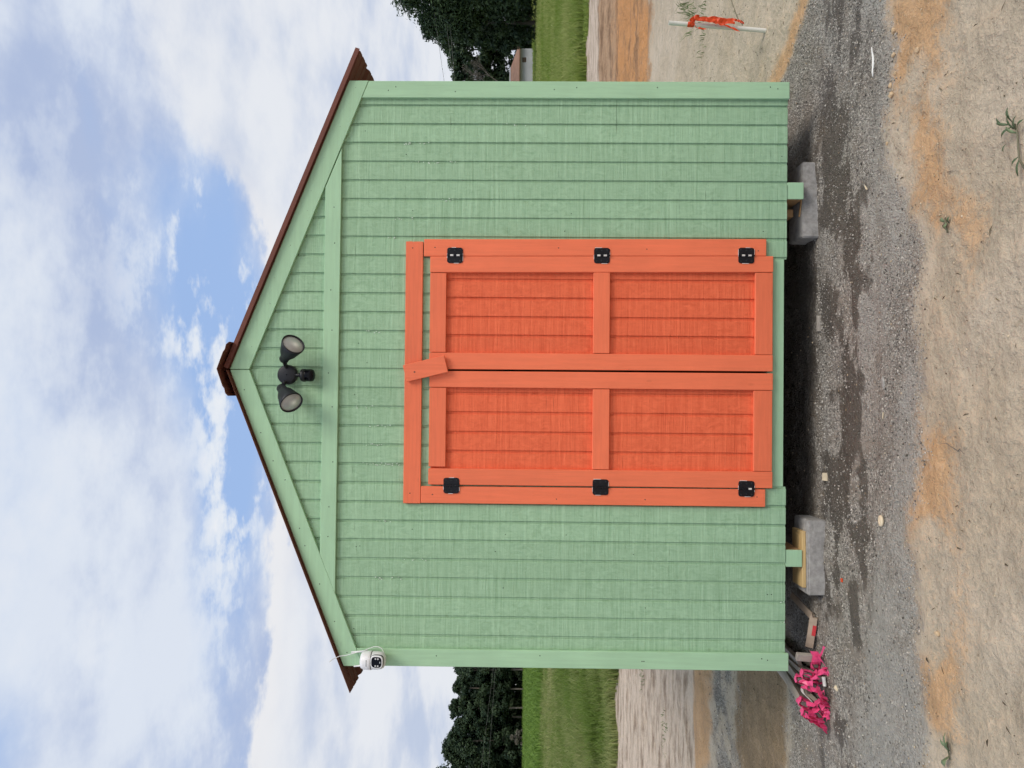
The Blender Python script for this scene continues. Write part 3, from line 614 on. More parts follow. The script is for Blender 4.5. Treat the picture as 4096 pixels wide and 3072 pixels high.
# ------------------------------------------------------------------ the shed
ZB = 0.20; AX = -0.008; APEX = 3.174; SL = 0.40
def rake_top(x): return APEX - SL * abs(x - AX)
def rake_in(x): return APEX - 0.104 - SL * abs(x - AX)
def shed():
    e = thing('shed', 'green wooden shed with orange double doors and brown metal roof', 'shed', (0, 0, ZB))
    L = 4.88; g = 0.1016
    # front wall: backing sheet with every siding board standing proud of it
    mid = lambda x: rake_top(x) - 0.045
    fw = MB()
    fw.prism([(-1.53, 0.2005), (-0.607, 0.2005), (-0.607, 2.06), (0.607, 2.06), (0.607, 0.2005), (1.53, 0.2005), (1.53, mid(1.53)), (AX, mid(AX)), (-1.53, mid(-1.53))], 0.0068, 0.02)
    wall = fw.build('front_wall', m_green, e)
    edges = [-1.545] + [k * g for k in range(-15 + 1, 15)] + [1.545]
    BR = 2.635
    for i, (a, b) in enumerate(zip(edges, edges[1:])):
        a2 = a + (0.0065 if i else 0); b2 = b - (0.0065 if i < len(edges) - 2 else 0); c = (a + b) / 2
        lo = 2.03 if abs(c) < 0.60 else ZB + rnd.uniform(-0.0012, 0.0003)
        ta, tb = min(BR, mid(a2)), min(BR, mid(b2))
        poly = [(a2, lo), (b2, lo), (b2, tb)] + ([(AX, min(BR, mid(AX)))] if a2 < AX < b2 else []) + [(a2, ta)]
        MB().prism(poly, rnd.uniform(-0.0014, 0.0008), 0.0067).build('siding_board', m_green, wall, bevel=0.0026)
        if mid(c) > BR + 0.02:
            pa, pb = max(BR + 0.004, mid(a2)), max(BR + 0.004, mid(b2)); s = 0.004
            poly = [(a2 + s, BR + 0.004), (b2 + s, BR + 0.004), (b2 + s, pb)] + ([(AX, mid(AX))] if a2 < AX < b2 else []) + [(a2 + s, pa)]
            MB().prism(poly, rnd.uniform(-0.0014, 0.0008), 0.0067).build('siding_board', m_green, wall, bevel=0.0026)
    # other walls, floor
    for x0, x1 in ((-1.545, -1.525), (1.525, 1.545)):
        sw = MB().box(x0, x1, 0.022, L, ZB, 2.52).build('side_wall', m_green, e)
        xo = x0 - 0.0015 if x0 < 0 else x1 + 0.0015
        gr = MB()
        for k in range(1, 47): gr.box(xo - 0.001, xo + 0.001, 0.03 + k * g, 0.036 + k * g, ZB + 0.01, 2.5)
        gr.build('groove_lines', m_green, sw, kind='stuff')
    MB().prism([(-1.525, ZB), (1.525, ZB), (1.525, 2.5), (AX, 3.12), (-1.525, 2.5)], L, L + 0.02).build('back_wall', m_green, e)
    MB().box(-1.52, 1.52, 0.03, L - 0.01, ZB + 0.09, ZB + 0.11).build('floor', m_inside, e)
    MB().box(-0.6065, 0.6065, 0.005, 0.043, 0.213, 0.300).build('threshold', m_green_h, e, bevel=0.002)
    # runners and the joist blocks between them
    for x0, x1, z0 in ((0.930, 1.019, 0.112), (-1.031, -0.942, 0.112)):
        sk = MB().box(x0, x1, 0.012, L - 0.05, z0, 0.198).build('skid', m_lumber, e, bevel=0.003)
        MB().box(x0 - 0.0005, x1 + 0.0005, 0.0045, 0.0115, z0 - 0.001, 0.1985).build('painted_end', m_green_h, sk, bevel=0.002)
    for x0, x1, y0, z0 in ((0.862, 0.905, 0.12, 0.122), (1.024, 1.060, 0.16, 0.125), (-0.93, -0.885, 0.30, 0.125), (-1.085, -1.045, 0.30, 0.135)):
        MB().box(x0, x1, y0, y0 + 1.6, z0, 0.198).build('joist', m_lumber, e, bevel=0.003)
    # trims
    T0, T1 = -0.0195, -0.0025
    MB().prism([(1.459, 0.197), (1.549, 0.197), (1.549, rake_in(1.549) - 0.001), (1.459, rake_in(1.459) - 0.001)], T0, T1).build('corner_trim', m_green_v, e, bevel=0.0022)
    MB().prism([(-1.575, 0.189), (-1.482, 0.189), (-1.488, rake_in(-1.485) - 0.002), (-1.579, rake_in(-1.576) - 0.002)], T0, T1).build('corner_trim', m_green_v, e, bevel=0.0022)
    for x0, x1, zz in ((1.5255, 1.546, 0.2), (-1.574, -1.5455, 0.2)):
        MB().box(x0 if x0 > 0 else x0, x1, -0.0015, 0.07, zz, 2.50).build('corner_return', m_green_v, e)
    MB().prism([(AX + 0.0015, APEX), (1.550, rake_top(1.550)), (1.550, rake_in(1.550)), (AX + 0.0015, rake_in(AX))], T0 - 0.0015, T1).build('rake_trim', m_green_h, e, bevel=0.002)
    MB().prism([(AX - 0.0020, APEX), (-1.582, rake_top(-1.582)), (-1.582, rake_in(-1.582)), (AX - 0.0020, rake_in(AX))], T0 - 0.001, T1).build('rake_trim', m_green_h, e, bevel=0.002)
    zt, zb = 2.676, 2.591; xr = lambda z: (APEX - 0.104 - z) / SL - 0.003
    MB().prism([(AX - xr(zb), zb + 0.004), (AX + xr(zb), zb - 0.004), (AX + xr(zt), zt - 0.003), (AX - xr(zt), zt + 0.003)], T0, T1).build('gable_trim', m_green_h, e, bevel=0.002)
    # door casing
    MB().box(-0.714, 0.685, -0.0205, -0.002, 2.144, 2.236).build('door_casing', m_orange_h, e, bevel=0.002)
    MB().prism([(0.620, 0.317), (0.709, 0.317), (0.698, 2.139), (0.607, 2.139)], -0.021, -0.002).build('door_casing', m_orange_v, e, bevel=0.002)
    MB().prism([(-0.711, 0.316), (-0.6195, 0.316), (-0.6225, 2.142), (-0.711, 2.142)], -0.021, -0.002).build('door_casing', m_orange_v, e, bevel=0.002)
    # doors
    def door(xo0, xo1, xs, grooves, zt_, zb_, rails):
        x0, x1 = xo0, xo1
        d = MB().box(x0 + 0.004, x1 - 0.004, 0.0068, 0.020, zb_ + 0.004, zt_ - 0.004).build('door', m_orange, e)
        ed = [x0 + 0.005] + grooves + [x1 - 0.005]
        for i, (a, b) in enumerate(zip(ed, ed[1:])):
            MB().box(a + (0.0065 if i else 0), b - (0.0065 if i < len(ed) - 2 else 0), rnd.uniform(-0.0008, 0.0005), 0.0067, zb_ + 0.006, zt_ - 0.006).build('siding_board', m_orange, d, bevel=0.0026)
        for a0, a1, b0, b1 in xs:
            MB().prism([(b0, zb_), (b1, zb_), (a1, zt_), (a0, zt_)], -0.0225, -0.0012).build('stile', m_orange_v, d, bevel=0.0024)
        for xa, xb, za, zc in rails:
            MB().box(xa, xb, -0.0205 - rnd.uniform(0, 0.0012), -0.0012, za, zc).build('rail', m_orange_h, d, bevel=0.0022)
        return d
    door(0.004, 0.6125, [(0.520, 0.6055, 0.533, 0.6180), (0.003, 0.091, 0.0065, 0.0925)], [0.184, 0.283, 0.385, 0.4845], 2.105, 0.280,
         [(0.0935, 0.517, 2.017, 2.104), (0.0945, 0.526, 1.144, 1.232), (0.0945, 0.530, 0.281, 0.374)])
    door(-0.612, -0.006, [(-0.6125, -0.527, -0.6125, -0.525), (-0.093, -0.007, -0.094, -0.0045)], [-0.436, -0.334, -0.229, -0.1255], 2.103, 0.279,
         [(-0.517, -0.096, 2.012, 2.102), (-0.523, -0.0965, 1.142, 1.231), (-0.523, -0.0965, 0.281, 0.379)])
    # turning latch board
    Ml = Matrix.Translation((0.004, -0.0385, 2.121)) @ Matrix.Rotation(math.radians(-13.8), 4, 'Y') @ Matrix.Rotation(-0.03, 4, 'X')
    lt = MB().box(-0.0455, 0.0455, -0.0095, 0.0095, -0.1135, 0.1135, Ml).build('turn_latch', m_orange_v, e, bevel=0.0022)
    MB().lathe([(0, 0.0018), (0.004, 0.0012), (0.0045, 0)], frame(Ml @ Vector((-0.004, -0.0093, 0.060)), (0, -1, 0)), 10).build('screw', m_nail, lt)
    # hinges
    def hinge(x, z, tilt):
        M = Matrix.Translation((x, -0.0228, z)) @ Matrix.Rotation(tilt, 4, 'Y')
        def leaf(s):
            pts = [(0.004, -0.042), (0.030, -0.042), (0.038, -0.039), (0.0415, -0.030), (0.0415, 0.030), (0.038, 0.039), (0.030, 0.042), (0.004, 0.042)]
            return [(s * a, b) for a, b in pts]
        h = MB()
        for s in (-1, 1):
            k = len(h.v); P = leaf(s); h.prism(P, -0.0035, 0.0); h.v[k:] = [tuple(M @ Vector(q)) for q in h.v[k:]]
        ho = h.build('hinge', m_hinge, e, bevel=0.001)
        sh = rnd.uniform(-0.003, 0.003)
        for k in range(5):
            zc = -0.034 + k * 0.017
            MB().lathe([(0, -0.0082), (0.0050, -0.0082), (0.0050, 0.0082), (0, 0.0082)], M @ frame((0, -0.0060, zc), (0, 0, 1)), 12).build('knuckle', m_steel if (k in (1, 3) and x > 0) or (k == 1 and abs(z - 0.4) < 0.1) else m_hinge, ho, smooth=False)
        for s in (-1, 1):
            for zz, xx in ((-0.028, 0.030), (0.0, 0.027), (0.028, 0.030)):
                MB().lathe([(0, 0.0018), (0.0035, 0.0014), (0.0048, 0)], M @ frame((s * xx, -0.0034, zz), (0, -1, 0)), 8).build('screw', m_black, ho)
        def worn(x0, x1, z0, z1):                                          # enamel worn off along the leaf edges
            MB().box(x0, x1, -0.0030, -0.0004, z0, z1, M).build('worn_edge', m_steel, ho)
        for s in (-1, 1):
            z1 = rnd.uniform(-0.03, 0.0); worn(min(s * 0.0405, s * 0.0432), max(s * 0.0405, s * 0.0432), z1, z1 + rnd.uniform(0.02, 0.04))
        for zz in (-0.0425, 0.0412):
            x1_ = rnd.uniform(-0.03, 0.0); worn(x1_, x1_ + rnd.uniform(0.02, 0.04), zz - 0.0006, zz + 0.0022)
    for x, z, tl in ((0.611, 1.972, 0.0), (0.6145, 1.189, 0.0), (0.6195, 0.424, 0.01), (-0.6165, 1.979, -0.012), (-0.6160, 1.187, 0.0), (-0.6155, 0.417, 0.01)): hinge(x, z, tl)
    # roof: ribbed sheets, ribs running down the slope
    def sheet(sgn, y0, rib_end):
        pr = []; y = y0
        def flat(y_): pr.append((y_, 0.0))
        if rib_end: pr += [(y0, -0.003), (y0 + 0.003, 0.0195), (y0 + 0.016, 0.0195), (y0 + 0.030, 0.0)]
        else: pr += [(y0, 0.0)]
        y = y0 + 0.23
        while y < L + 0.12:
            for dy in (0.085, 0.155): pr += [(y - 0.23 + dy - 0.01, 0), (y - 0.23 + dy - 0.003, 0.004), (y - 0.23 + dy + 0.003, 0.004), (y - 0.23 + dy + 0.01, 0)]
            pr += [(y - 0.032, 0), (y - 0.013, 0.019), (y + 0.013, 0.019), (y + 0.032, 0)]; y += 0.23
        pr.append((L + 0.13, 0))
        mb = MB(); n = len(pr); nrm = Vector((sgn * SL, 0, 1)).normalized()
        for th in (0.0, 0.003):
            for xx in (AX + sgn * 0.004, sgn * 1.712 + AX * 0):
                b = Vector((xx, 0, APEX + 0.008 - SL * abs(xx - AX)))
                for yy, hh in pr: mb.v.append(tuple(b + nrm * (hh + th) + Vector((0, yy, 0))))
        for i in range(n - 1):
            mb.f += [(i, i + 1, n + i + 1, n + i), (2 * n + i, 3 * n + i, 3 * n + i + 1, 2 * n + i + 1), (i, 2 * n + i, 2 * n + i + 1, i + 1), (n + i, n + i + 1, 3 * n + i + 1, 3 * n + i)]
        mb.f += [(0, n, 3 * n, 2 * n), (n - 1, 3 * n - 1, 4 * n - 1, 2 * n - 1)]
        return mb.build('roof_panel', m_roof, e)
    sheet(1, -0.042, True); sheet(-1, -0.048, False)
    for s, x0 in ((1, 0.02), (-1, 0.02)):                                   # roof decking edge under the metal
        xx = 1.53 * s
        MB().add([(AX + s * x0, yy, rake_top(AX + s * x0) + q) for yy in (-0.012, L + 0.03) for q in (0.0005, 0.007)] + [(xx, yy, rake_top(xx) + q) for yy in (-0.012, L + 0.03) for q in (0.0005, 0.007)],
                 [(0, 1, 3, 2), (4, 6, 7, 5), (0, 4, 5, 1), (2, 3, 7, 6), (0, 2, 6, 4), (1, 5, 7, 3)]).build('roof_deck', m_inside, e)
    cap = MB(); prof = [(-0.142, -0.050), (-0.128, -0.036), (-0.102, -0.030), (-0.090, -0.020), (0, 0.012), (0.090, -0.020), (0.104, -0.030), (0.130, -0.036), (0.144, -0.052)]
    prof = [(a + AX, APEX + 0.030 + b * 1.0) for a, b in prof]
    cap.prism(prof + [(a, b + 0.003) for a, b in prof[::-1]], -0.085, L + 0.15); cap.build('ridge_cap', m_roof, e)
    # nail heads and flakes of paint: too small to pick apart
    nl = MB()
    def nail(x, z, y, r=0.0032): nl.lathe([(0, 0.0006), (r, 0.0004), (r, -0.001)], frame((x + 0, y, z), (0, -1, 0)), 7)
    for z in (0.26, 0.30, 0.9, 1.33, 1.45, 1.98, 2.30, 2.34): nail(1.505 + rnd.uniform(-0.02, 0.02), z, T0)
    for z in (0.30, 0.33, 0.95, 0.96, 1.50, 2.05): nail(-1.53 + rnd.uniform(-0.02, 0.02), z, T0)
    for k in range(9):
        for s in (-1, 1): x = s * (0.15 + k * 0.165 + rnd.uniform(-0.05, 0.05)); nail(x, rake_top(x) - 0.03 - rnd.random() * 0.04, T0 - 0.001)
    for k in range(9): nail(-0.9 + k * 0.22 + rnd.uniform(-0.06, 0.06), 2.635 + rnd.uniform(-0.02, 0.02), T0)
    for k in range(46):
        kk = rnd.randint(-14, 13); x = (kk + 0.5) * g + rnd.uniform(-0.02, 0.02); z = rnd.choice((0.28, 0.95, 1.35, 1.75, 2.2, 2.45)) + rnd.uniform(-0.06, 0.06)
        if abs(x) > 0.74 or z > 2.28: nail(x, z, -0.001, 0.0026)
    for z in (2.20,): nail(0.65, z, -0.0205); nail(-0.66, z, -0.0205)
    for z in (0.36, 0.95, 1.42, 2.08): nail(0.66 + rnd.uniform(-0.015, 0.015), z, -0.021); nail(-0.67 + rnd.uniform(-0.015, 0.015), z, -0.021)
    nl.build('nail_heads', m_nail, e, kind='stuff')
    fl = MB()
    for (k, z0, z1, n) in ((12, 2.10, 2.26, 12), (11, 1.94, 2.22, 18), (9, 1.95, 2.1, 8), (13, 1.6, 1.75, 5), (8, 2.2, 2.3, 6), (7, 2.3, 2.34, 4), (-4, 2.35, 2.47, 10), (-3, 2.3, 2.45, 8), (-2, 2.4, 2.5, 6), (2, 2.35, 2.45, 8), (-5, 2.26, 2.46, 26), (-8, 2.3, 2.4, 6), (-11, 2.2, 2.4, 10), (-10, 2.1, 2.3, 6), (-12, 0.20, 0.23, 3), (-13, 0.2, 0.225, 3)):
        for _ in range(n):
            x = k * g + rnd.uniform(-0.007, 0.007); z = rnd.uniform(z0, z1); s = rnd.uniform(0.0008, 0.0022)
            fl.box(x - s, x + s, -0.0016, 0.003, z - s * 1.6, z + s * 1.6)
    fl.build('paint_flakes', m_chip, e, kind='stuff')
    return e
shed()

# ------------------------------------------------------------------ twin flood light
def flood_light():
    e = thing('security_light', 'black twin-head flood light with motion sensor on the gable', 'light', (-0.034, 0, 2.867))
    pl = MB().lathe([(0.053, 0.0), (0.053, 0.018), (0.050, 0.025), (0.042, 0.0285), (0, 0.0295)], frame((-0.034, 0.0, 2.866), (0, -1, 0)), 40).build('mounting_plate', m_black, e, smooth=True)
    MB().lathe([(0, 0.0325), (0.003, 0.032), (0.004, 0.0285)], frame((-0.034, 0, 2.866), (0, -1, 0)), 10).build('screw', m_glossblack, pl)
    def head(arm0, neck, lens):
        arm0, neck, lens = Vector(arm0), Vector(neck), Vector(lens); ax = (lens - neck).normalized()
        h = MB(); Ln = (lens - neck).length; M = frame(neck, ax)
        a1 = neck - ax * 0.006
        h.lathe([(0, -0.014), (0.020, -0.012), (0.025, -0.004), (0.026, 0.024), (0.0285, 0.0255), (0.030, 0.030), (0.043, 0.056), (0.056, Ln - 0.022), (0.0605, Ln - 0.006), (0.0605, Ln + 0.004), (0.0565, Ln + 0.004), (0.0545, Ln - 0.004)], M, 36)
        ho = h.build('lamp_head', m_black, e, smooth=True)
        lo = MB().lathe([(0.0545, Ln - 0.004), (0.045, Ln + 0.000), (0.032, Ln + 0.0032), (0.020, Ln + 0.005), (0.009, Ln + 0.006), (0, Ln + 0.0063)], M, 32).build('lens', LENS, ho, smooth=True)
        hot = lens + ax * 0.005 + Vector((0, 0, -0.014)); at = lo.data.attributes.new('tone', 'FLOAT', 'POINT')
        at.data.foreach_set('value', [math.exp(-((v.co - hot).length / 0.017) ** 2) for v in lo.data.vertices])  # painted glint, set below the lens centre
        MB().lathe([(0.0262, 0.0225), (0.0275, 0.0232), (0.0275, 0.025), (0.0262, 0.0258)], M, 28).build('socket_ring', m_black, ho, smooth=True)
        pts = [arm0, arm0.lerp(a1, 0.4) + Vector((0, -0.004, 0.003)), a1]
        am = MB().tube(pts, 0.0075, 10); 
        for q in (0.15, 0.35, 0.55): c = arm0.lerp(a1, q); am.lathe([(0.0075, -0.003), (0.011, -0.003), (0.011, 0.003), (0.0075, 0.003)], frame(c, a1 - arm0), 12)
        am.build('swivel_arm', m_black, ho, smooth=False)
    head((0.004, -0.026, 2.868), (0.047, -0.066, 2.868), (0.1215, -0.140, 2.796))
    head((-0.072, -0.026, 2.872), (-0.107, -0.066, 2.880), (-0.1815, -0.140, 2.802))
    s = MB(); s.lathe([(0.012, 0.0), (0.030, 0.004), (0.034, 0.010), (0.034, 0.028), (0.032, 0.0285)], frame((-0.037, -0.055, 2.783), (0, 0, -1)), 24)
    so = s.build('motion_sensor', m_black, e, smooth=True)
    MB().lathe([(0.0325, 0.0288), (0.0335, 0.032), (0.0335, 0.056), (0.030, 0.068), (0.018, 0.074), (0, 0.075)], frame((-0.037, -0.055, 2.783), (0, 0, -1)), 24).build('sensor_window', m_glossblack, so, smooth=True)
    st = MB().tube([(-0.035, -0.022, 2.818), (-0.036, -0.045, 2.806), (-0.037, -0.055, 2.782)], 0.0065, 10)
    for zz in (2.79, 2.797): st.lathe([(0.006, -0.0022), (0.010, -0.0022), (0.010, 0.0022), (0.006, 0.0022)], frame((-0.0368, -0.053, zz), (0, 0.2, 1)), 12)
    st.build('sensor_stem', m_black, so)
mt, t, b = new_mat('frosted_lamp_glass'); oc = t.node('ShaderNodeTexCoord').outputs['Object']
lt_ = t.node('ShaderNodeAttribute', attribute_name='tone').outputs['Fac']            # highlight painted into the glass colour as a pale spot
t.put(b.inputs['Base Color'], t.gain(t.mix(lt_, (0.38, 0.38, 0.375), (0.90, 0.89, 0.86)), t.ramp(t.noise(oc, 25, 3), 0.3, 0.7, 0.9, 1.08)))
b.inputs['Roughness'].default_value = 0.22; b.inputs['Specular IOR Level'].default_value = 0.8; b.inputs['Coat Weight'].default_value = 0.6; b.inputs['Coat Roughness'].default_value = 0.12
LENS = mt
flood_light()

# ------------------------------------------------------------------ white pan-tilt camera under the left eave
def security_camera():
    x, y = -1.5305, -0.070; e = thing('security_camera', 'white pan-tilt security camera with two antennas under left eave', 'camera', (x, -0.02, 2.31))
    up = frame((x, y, 0), (0, 0, 1))
    bo = MB().lathe([(0, 2.441), (0.028, 2.441), (0.040, 2.436), (0.0455, 2.424), (0.0475, 2.400), (0.0482, 2.386), (0.0465, 2.3835)], up, 36).build('housing', m_white, e, smooth=True)
    MB().lathe([(0.0462, 2.3838), (0.0462, 2.380)], up, 36).build('seam', m_seam, bo, smooth=True)
    MB().box(x - 0.022, x + 0.022, -0.045, -0.0198, 2.375, 2.432).build('wall_bracket', m_white, bo, bevel=0.003)
    mk = MB()
    for i in range(7):
        a = -PI / 2 + (i - 3) * 0.10 + 0.02; r = 0.0481; c = Vector((x + r * math.cos(a), y + r * math.sin(a), 2.4035)); h_ = (0.0024, 0.0018, 0.0018, 0.0022, 0.0018, 0.0018, 0.0030)[6 - i]
        mk.box(-0.0019, 0.0019, -0.0003, 0.0003, -h_, h_, Matrix.Translation(c) @ Matrix.Rotation(a + PI / 2, 4, 'Z'))
    mk.build('maker_mark', m_grey, bo)
    hd = MB().lathe([(0.0455, 2.380), (0.0455, 2.352), (0.0435, 2.334), (0.037, 2.320), (0.024, 2.312), (0, 2.309)], up, 36).build('pan_head', m_white, e, smooth=True)
    # eyeball front with the black window
    fc = Vector((x + 0.006, y - 0.012, 2.3455)); fd = Vector((0.06, -1, 0.10)).normalized(); M = frame(fc, fd)
    def sq(r, n=40, p=3.4): return [(r * abs(math.cos(2 * PI * k / n)) ** (2 / p) * math.copysign(1, math.cos(2 * PI * k / n)), r * abs(math.sin(2 * PI * k / n)) ** (2 / p) * math.copysign(1, math.sin(2 * PI * k / n))) for k in range(n)]
    def loft(levels):
        mb = MB(); n = 40
        for r, h in levels: mb.v += [tuple(M @ Vector((a, b_, h))) for a, b_ in sq(r, n)]
        for i in range(len(levels) - 1): mb.f += [(i * n + k, i * n + (k + 1) % n, (i + 1) * n + (k + 1) % n, (i + 1) * n + k) for k in range(n)]
        mb.f.append(tuple(range((len(levels) - 1) * n, len(levels) * n))); return mb
    loft([(0.0335, 0.020), (0.0335, 0.033), (0.0320, 0.0365), (0.0300, 0.0375)]).build('tilt_head', m_white, e, smooth=False, bevel=0)
    loft([(0.0345, 0.020), (0.0345, 0.0315)]).build('tilt_gap', m_seam, hd)
    fa = loft([(0.0270, 0.0365), (0.0270, 0.0388), (0.0262, 0.0392)]).build('camera_window', m_glossblack, e)
    for a, b_ in ((0.0150, 0.007), (0.0150, -0.006), (-0.0180, 0.008), (-0.0180, -0.0055)):
        pass
    for a in (-0.0180, 0.0175):
        for b_ in (0.0045, -0.0085):
            MB().lathe([(0.0042, 0), (0.0042, 0.0012), (0, 0.0014)], M @ Matrix.Translation((a, b_, 0.0391)), 14).build('led', m_led, fa)
    MB().lathe([(0.0055, 0), (0.005, 0.0010), (0, 0.0012)], M @ Matrix.Translation((0.0, -0.019, 0.0391)) @ Matrix.Scale(0.55, 4, (0, 1, 0)), 16).build('lens', m_grey, fa)
    MB().tube([(-1.4945, -0.035, 2.412), (-1.4965, -0.034, 2.43), (-1.503, -0.034, 2.50)], [0.0052, 0.005, 0.004], 10).build('antenna', m_white, e, smooth=True)
    MB().tube([(-1.5685, -0.035, 2.412), (-1.571, -0.034, 2.43), (-1.577, -0.034, 2.486)], [0.0052, 0.005, 0.004], 10).build('antenna', m_white, e, smooth=True)
    cab = [(-1.502, -0.055, 2.318), (-1.494, -0.050, 2.326), (-1.4765, -0.045, 2.337), (-1.470, -0.040, 2.357), (-1.472, -0.036, 2.381), (-1.4835, -0.036, 2.411), (-1.4915, -0.042, 2.431), (-1.500, -0.044, 2.470), (-1.517, -0.042, 2.525), (-1.5205, -0.046, 2.559), (-1.529, -0.066, 2.590), (-1.5365, -0.085, 2.603)]
    MB().tube(cab, 0.0021, 8).build('cable', m_white, e, smooth=True)
security_camera()

# ------------------------------------------------------------------ blocks and shims under the runners
def rough_block(name, label, x0, x1, y0, y1, z0, z1, rz):
    c = Vector(((x0 + x1) / 2, (y0 + y1) / 2, 0)); M = Matrix.Translation(c) @ Matrix.Rotation(rz, 4, 'Z')
    bm = bmesh.new(); bmesh.ops.create_cube(bm, size=1)
    bmesh.ops.scale(bm, vec=(x1 - x0, y1 - y0, z1 - z0), verts=bm.verts); bmesh.ops.translate(bm, vec=(0, 0, (z0 + z1) / 2), verts=bm.verts)
    bmesh.ops.bevel(bm, geom=bm.edges[:], offset=0.006, segments=2, affect='EDGES'); bmesh.ops.subdivide_edges(bm, edges=bm.edges[:], cuts=2)
    for v in bm.verts: v.co = M @ (v.co + Vector((rnd.uniform(-1, 1), rnd.uniform(-1, 1), rnd.uniform(-1, 1))) * 0.0012)
    me = bpy.data.meshes.new(name); bm.to_mesh(me); bm.free(); o = link(name, me, m_block); return tag(o, label, 'block', 'blocks under the shed')
rough_block('concrete_block', 'grey concrete block sunk in gravel under the right skid', 0.735, 1.145, 0.048, 0.242, -0.03, 0.102, 0.0)
rough_block('concrete_block', 'grey concrete block with yellow plank on top under left skid', -1.178, -0.782, -0.018, 0.178, -0.02, 0.0875, 0.03)
o = MB().box(-0.158, 0.140, -0.045, 0.095, 0.0885, 0.108, Matrix.Translation((-0.985, 0.055, 0)) @ Matrix.Rotation(0.035, 4, 'Z')).build('shim_plank', m_pine, bevel=0.002)
tag(o, 'yellow pine plank lying on the left concrete block', 'plank')
o = MB().box(-0.09, 0.10, -0.04, 0.03, 0.1082, 0.1118, Matrix.Translation((-0.965, 0.085, 0)) @ Matrix.Rotation(-0.05, 4, 'Z')).build('wedge', m_pine, bevel=0.0008)
tag(o, 'thin wood wedge between yellow plank and left skid', 'wedge')
o = MB().box(-0.006, 0.006, -0.10, 0.02, 0.102, 0.1085, Matrix.Translation((0.872, 0.075, 0)) @ Matrix.Rotation(1.25, 4, 'Z')).build('wood_splinter', m_lumber, bevel=0.001)
tag(o, 'brown wood splinter on the right concrete block', 'splinter')

# ------------------------------------------------------------------ white marker stake with orange tape
def marker():
    b0 = Vector((2.316, 0.95, gz(2.316, 0.95) - 0.06)); tp = Vector((2.373, 0.95, 0.646)); ax = (tp - b0).normalized()
    e = thing('marker_stake', 'white pipe stake tied with orange tape right of shed', 'stake', (2.316, 0.95, 0))
    M = frame(b0, ax); Ln = (tp - b0).length
    MB().lathe([(0.0145, 0), (0.0145, Ln), (0.0118, Ln), (0.0118, Ln - 0.10), (0, Ln - 0.10)], M, 20).build('pipe', m_pvc, e, smooth=False)
    def at(h): return b0 + ax * ((h - b0.z) / ax.z)
    k = at(0.50); kn = MB()
    kn.lathe([(0.0152, -0.022), (0.0172, -0.012), (0.0160, 0.0), (0.0180, 0.010), (0.0155, 0.022)], frame(k, ax), 14)
    kn.lathe([(0, -0.014), (0.012, -0.009), (0.015, 0.002), (0.009, 0.012), (0, 0.014)], frame(k + Vector((0.014, -0.017, -0.012)), (0.5, -0.3, 0.6)), 8)
    kn.build('tape_knot', m_flag, e)
    def strip(pts, wd, wdir):
        mb = MB(); P = [Vector(q) for q in pts]; Q = []
        for a, b_ in zip(P, P[1:]):
            for s in range(4): Q.append(a.lerp(b_, s / 4) + Vector((rnd.uniform(-.002, .002), rnd.uniform(-.004, .004), 0)))
        Q.append(P[-1]); n = len(Q); ws = [wd * (0.75 + 0.35 * rnd.random()) for _ in Q]; ws[-1] *= 0.6
        wdv = [Vector(wdir) + Vector((rnd.uniform(-.2, .2), rnd.uniform(-.5, .5), rnd.uniform(-.2, .2))) for _ in Q]
        mb.ribbon(Q, ws, wdv); mb.build('tape_tail', m_flag, e, solid=0.0006)
    yy = 0.925
    strip([(2.384, yy - .005, 0.487), (2.388, yy - .01, 0.43), (2.392, yy, 0.345), (2.383, yy, 0.24), (2.374, yy - .005, 0.196), (2.366, yy, 0.165), (2.364, yy + .01, 0.148)], 0.020, (1, 0, 0.05))
    strip([(2.380, yy - .012, 0.48), (2.374, yy - .014, 0.40), (2.366, yy - .012, 0.31), (2.354, yy - .01, 0.215)], 0.030, (1, 0, 0.1))
    strip([(2.378, yy - .016, 0.475), (2.362, yy - .018, 0.39), (2.346, yy - .016, 0.31), (2.322, yy - .01, 0.235), (2.300, yy - .006, 0.182)], 0.019, (1, 0.2, 0.25))
    strip([(2.372, yy - .008, 0.500), (2.352, yy - .012, 0.487), (2.332, yy - .008, 0.478), (2.325, yy, 0.455), (2.318, yy, 0.400)], 0.017, (0.7, 0.2, 0.5))
    strip([(2.370, yy - .01, 0.512), (2.386, yy - .015, 0.492), (2.400, yy - .012, 0.470), (2.404, yy - .01, 0.449)], 0.020, (0.6, 0, 0.5))
marker()

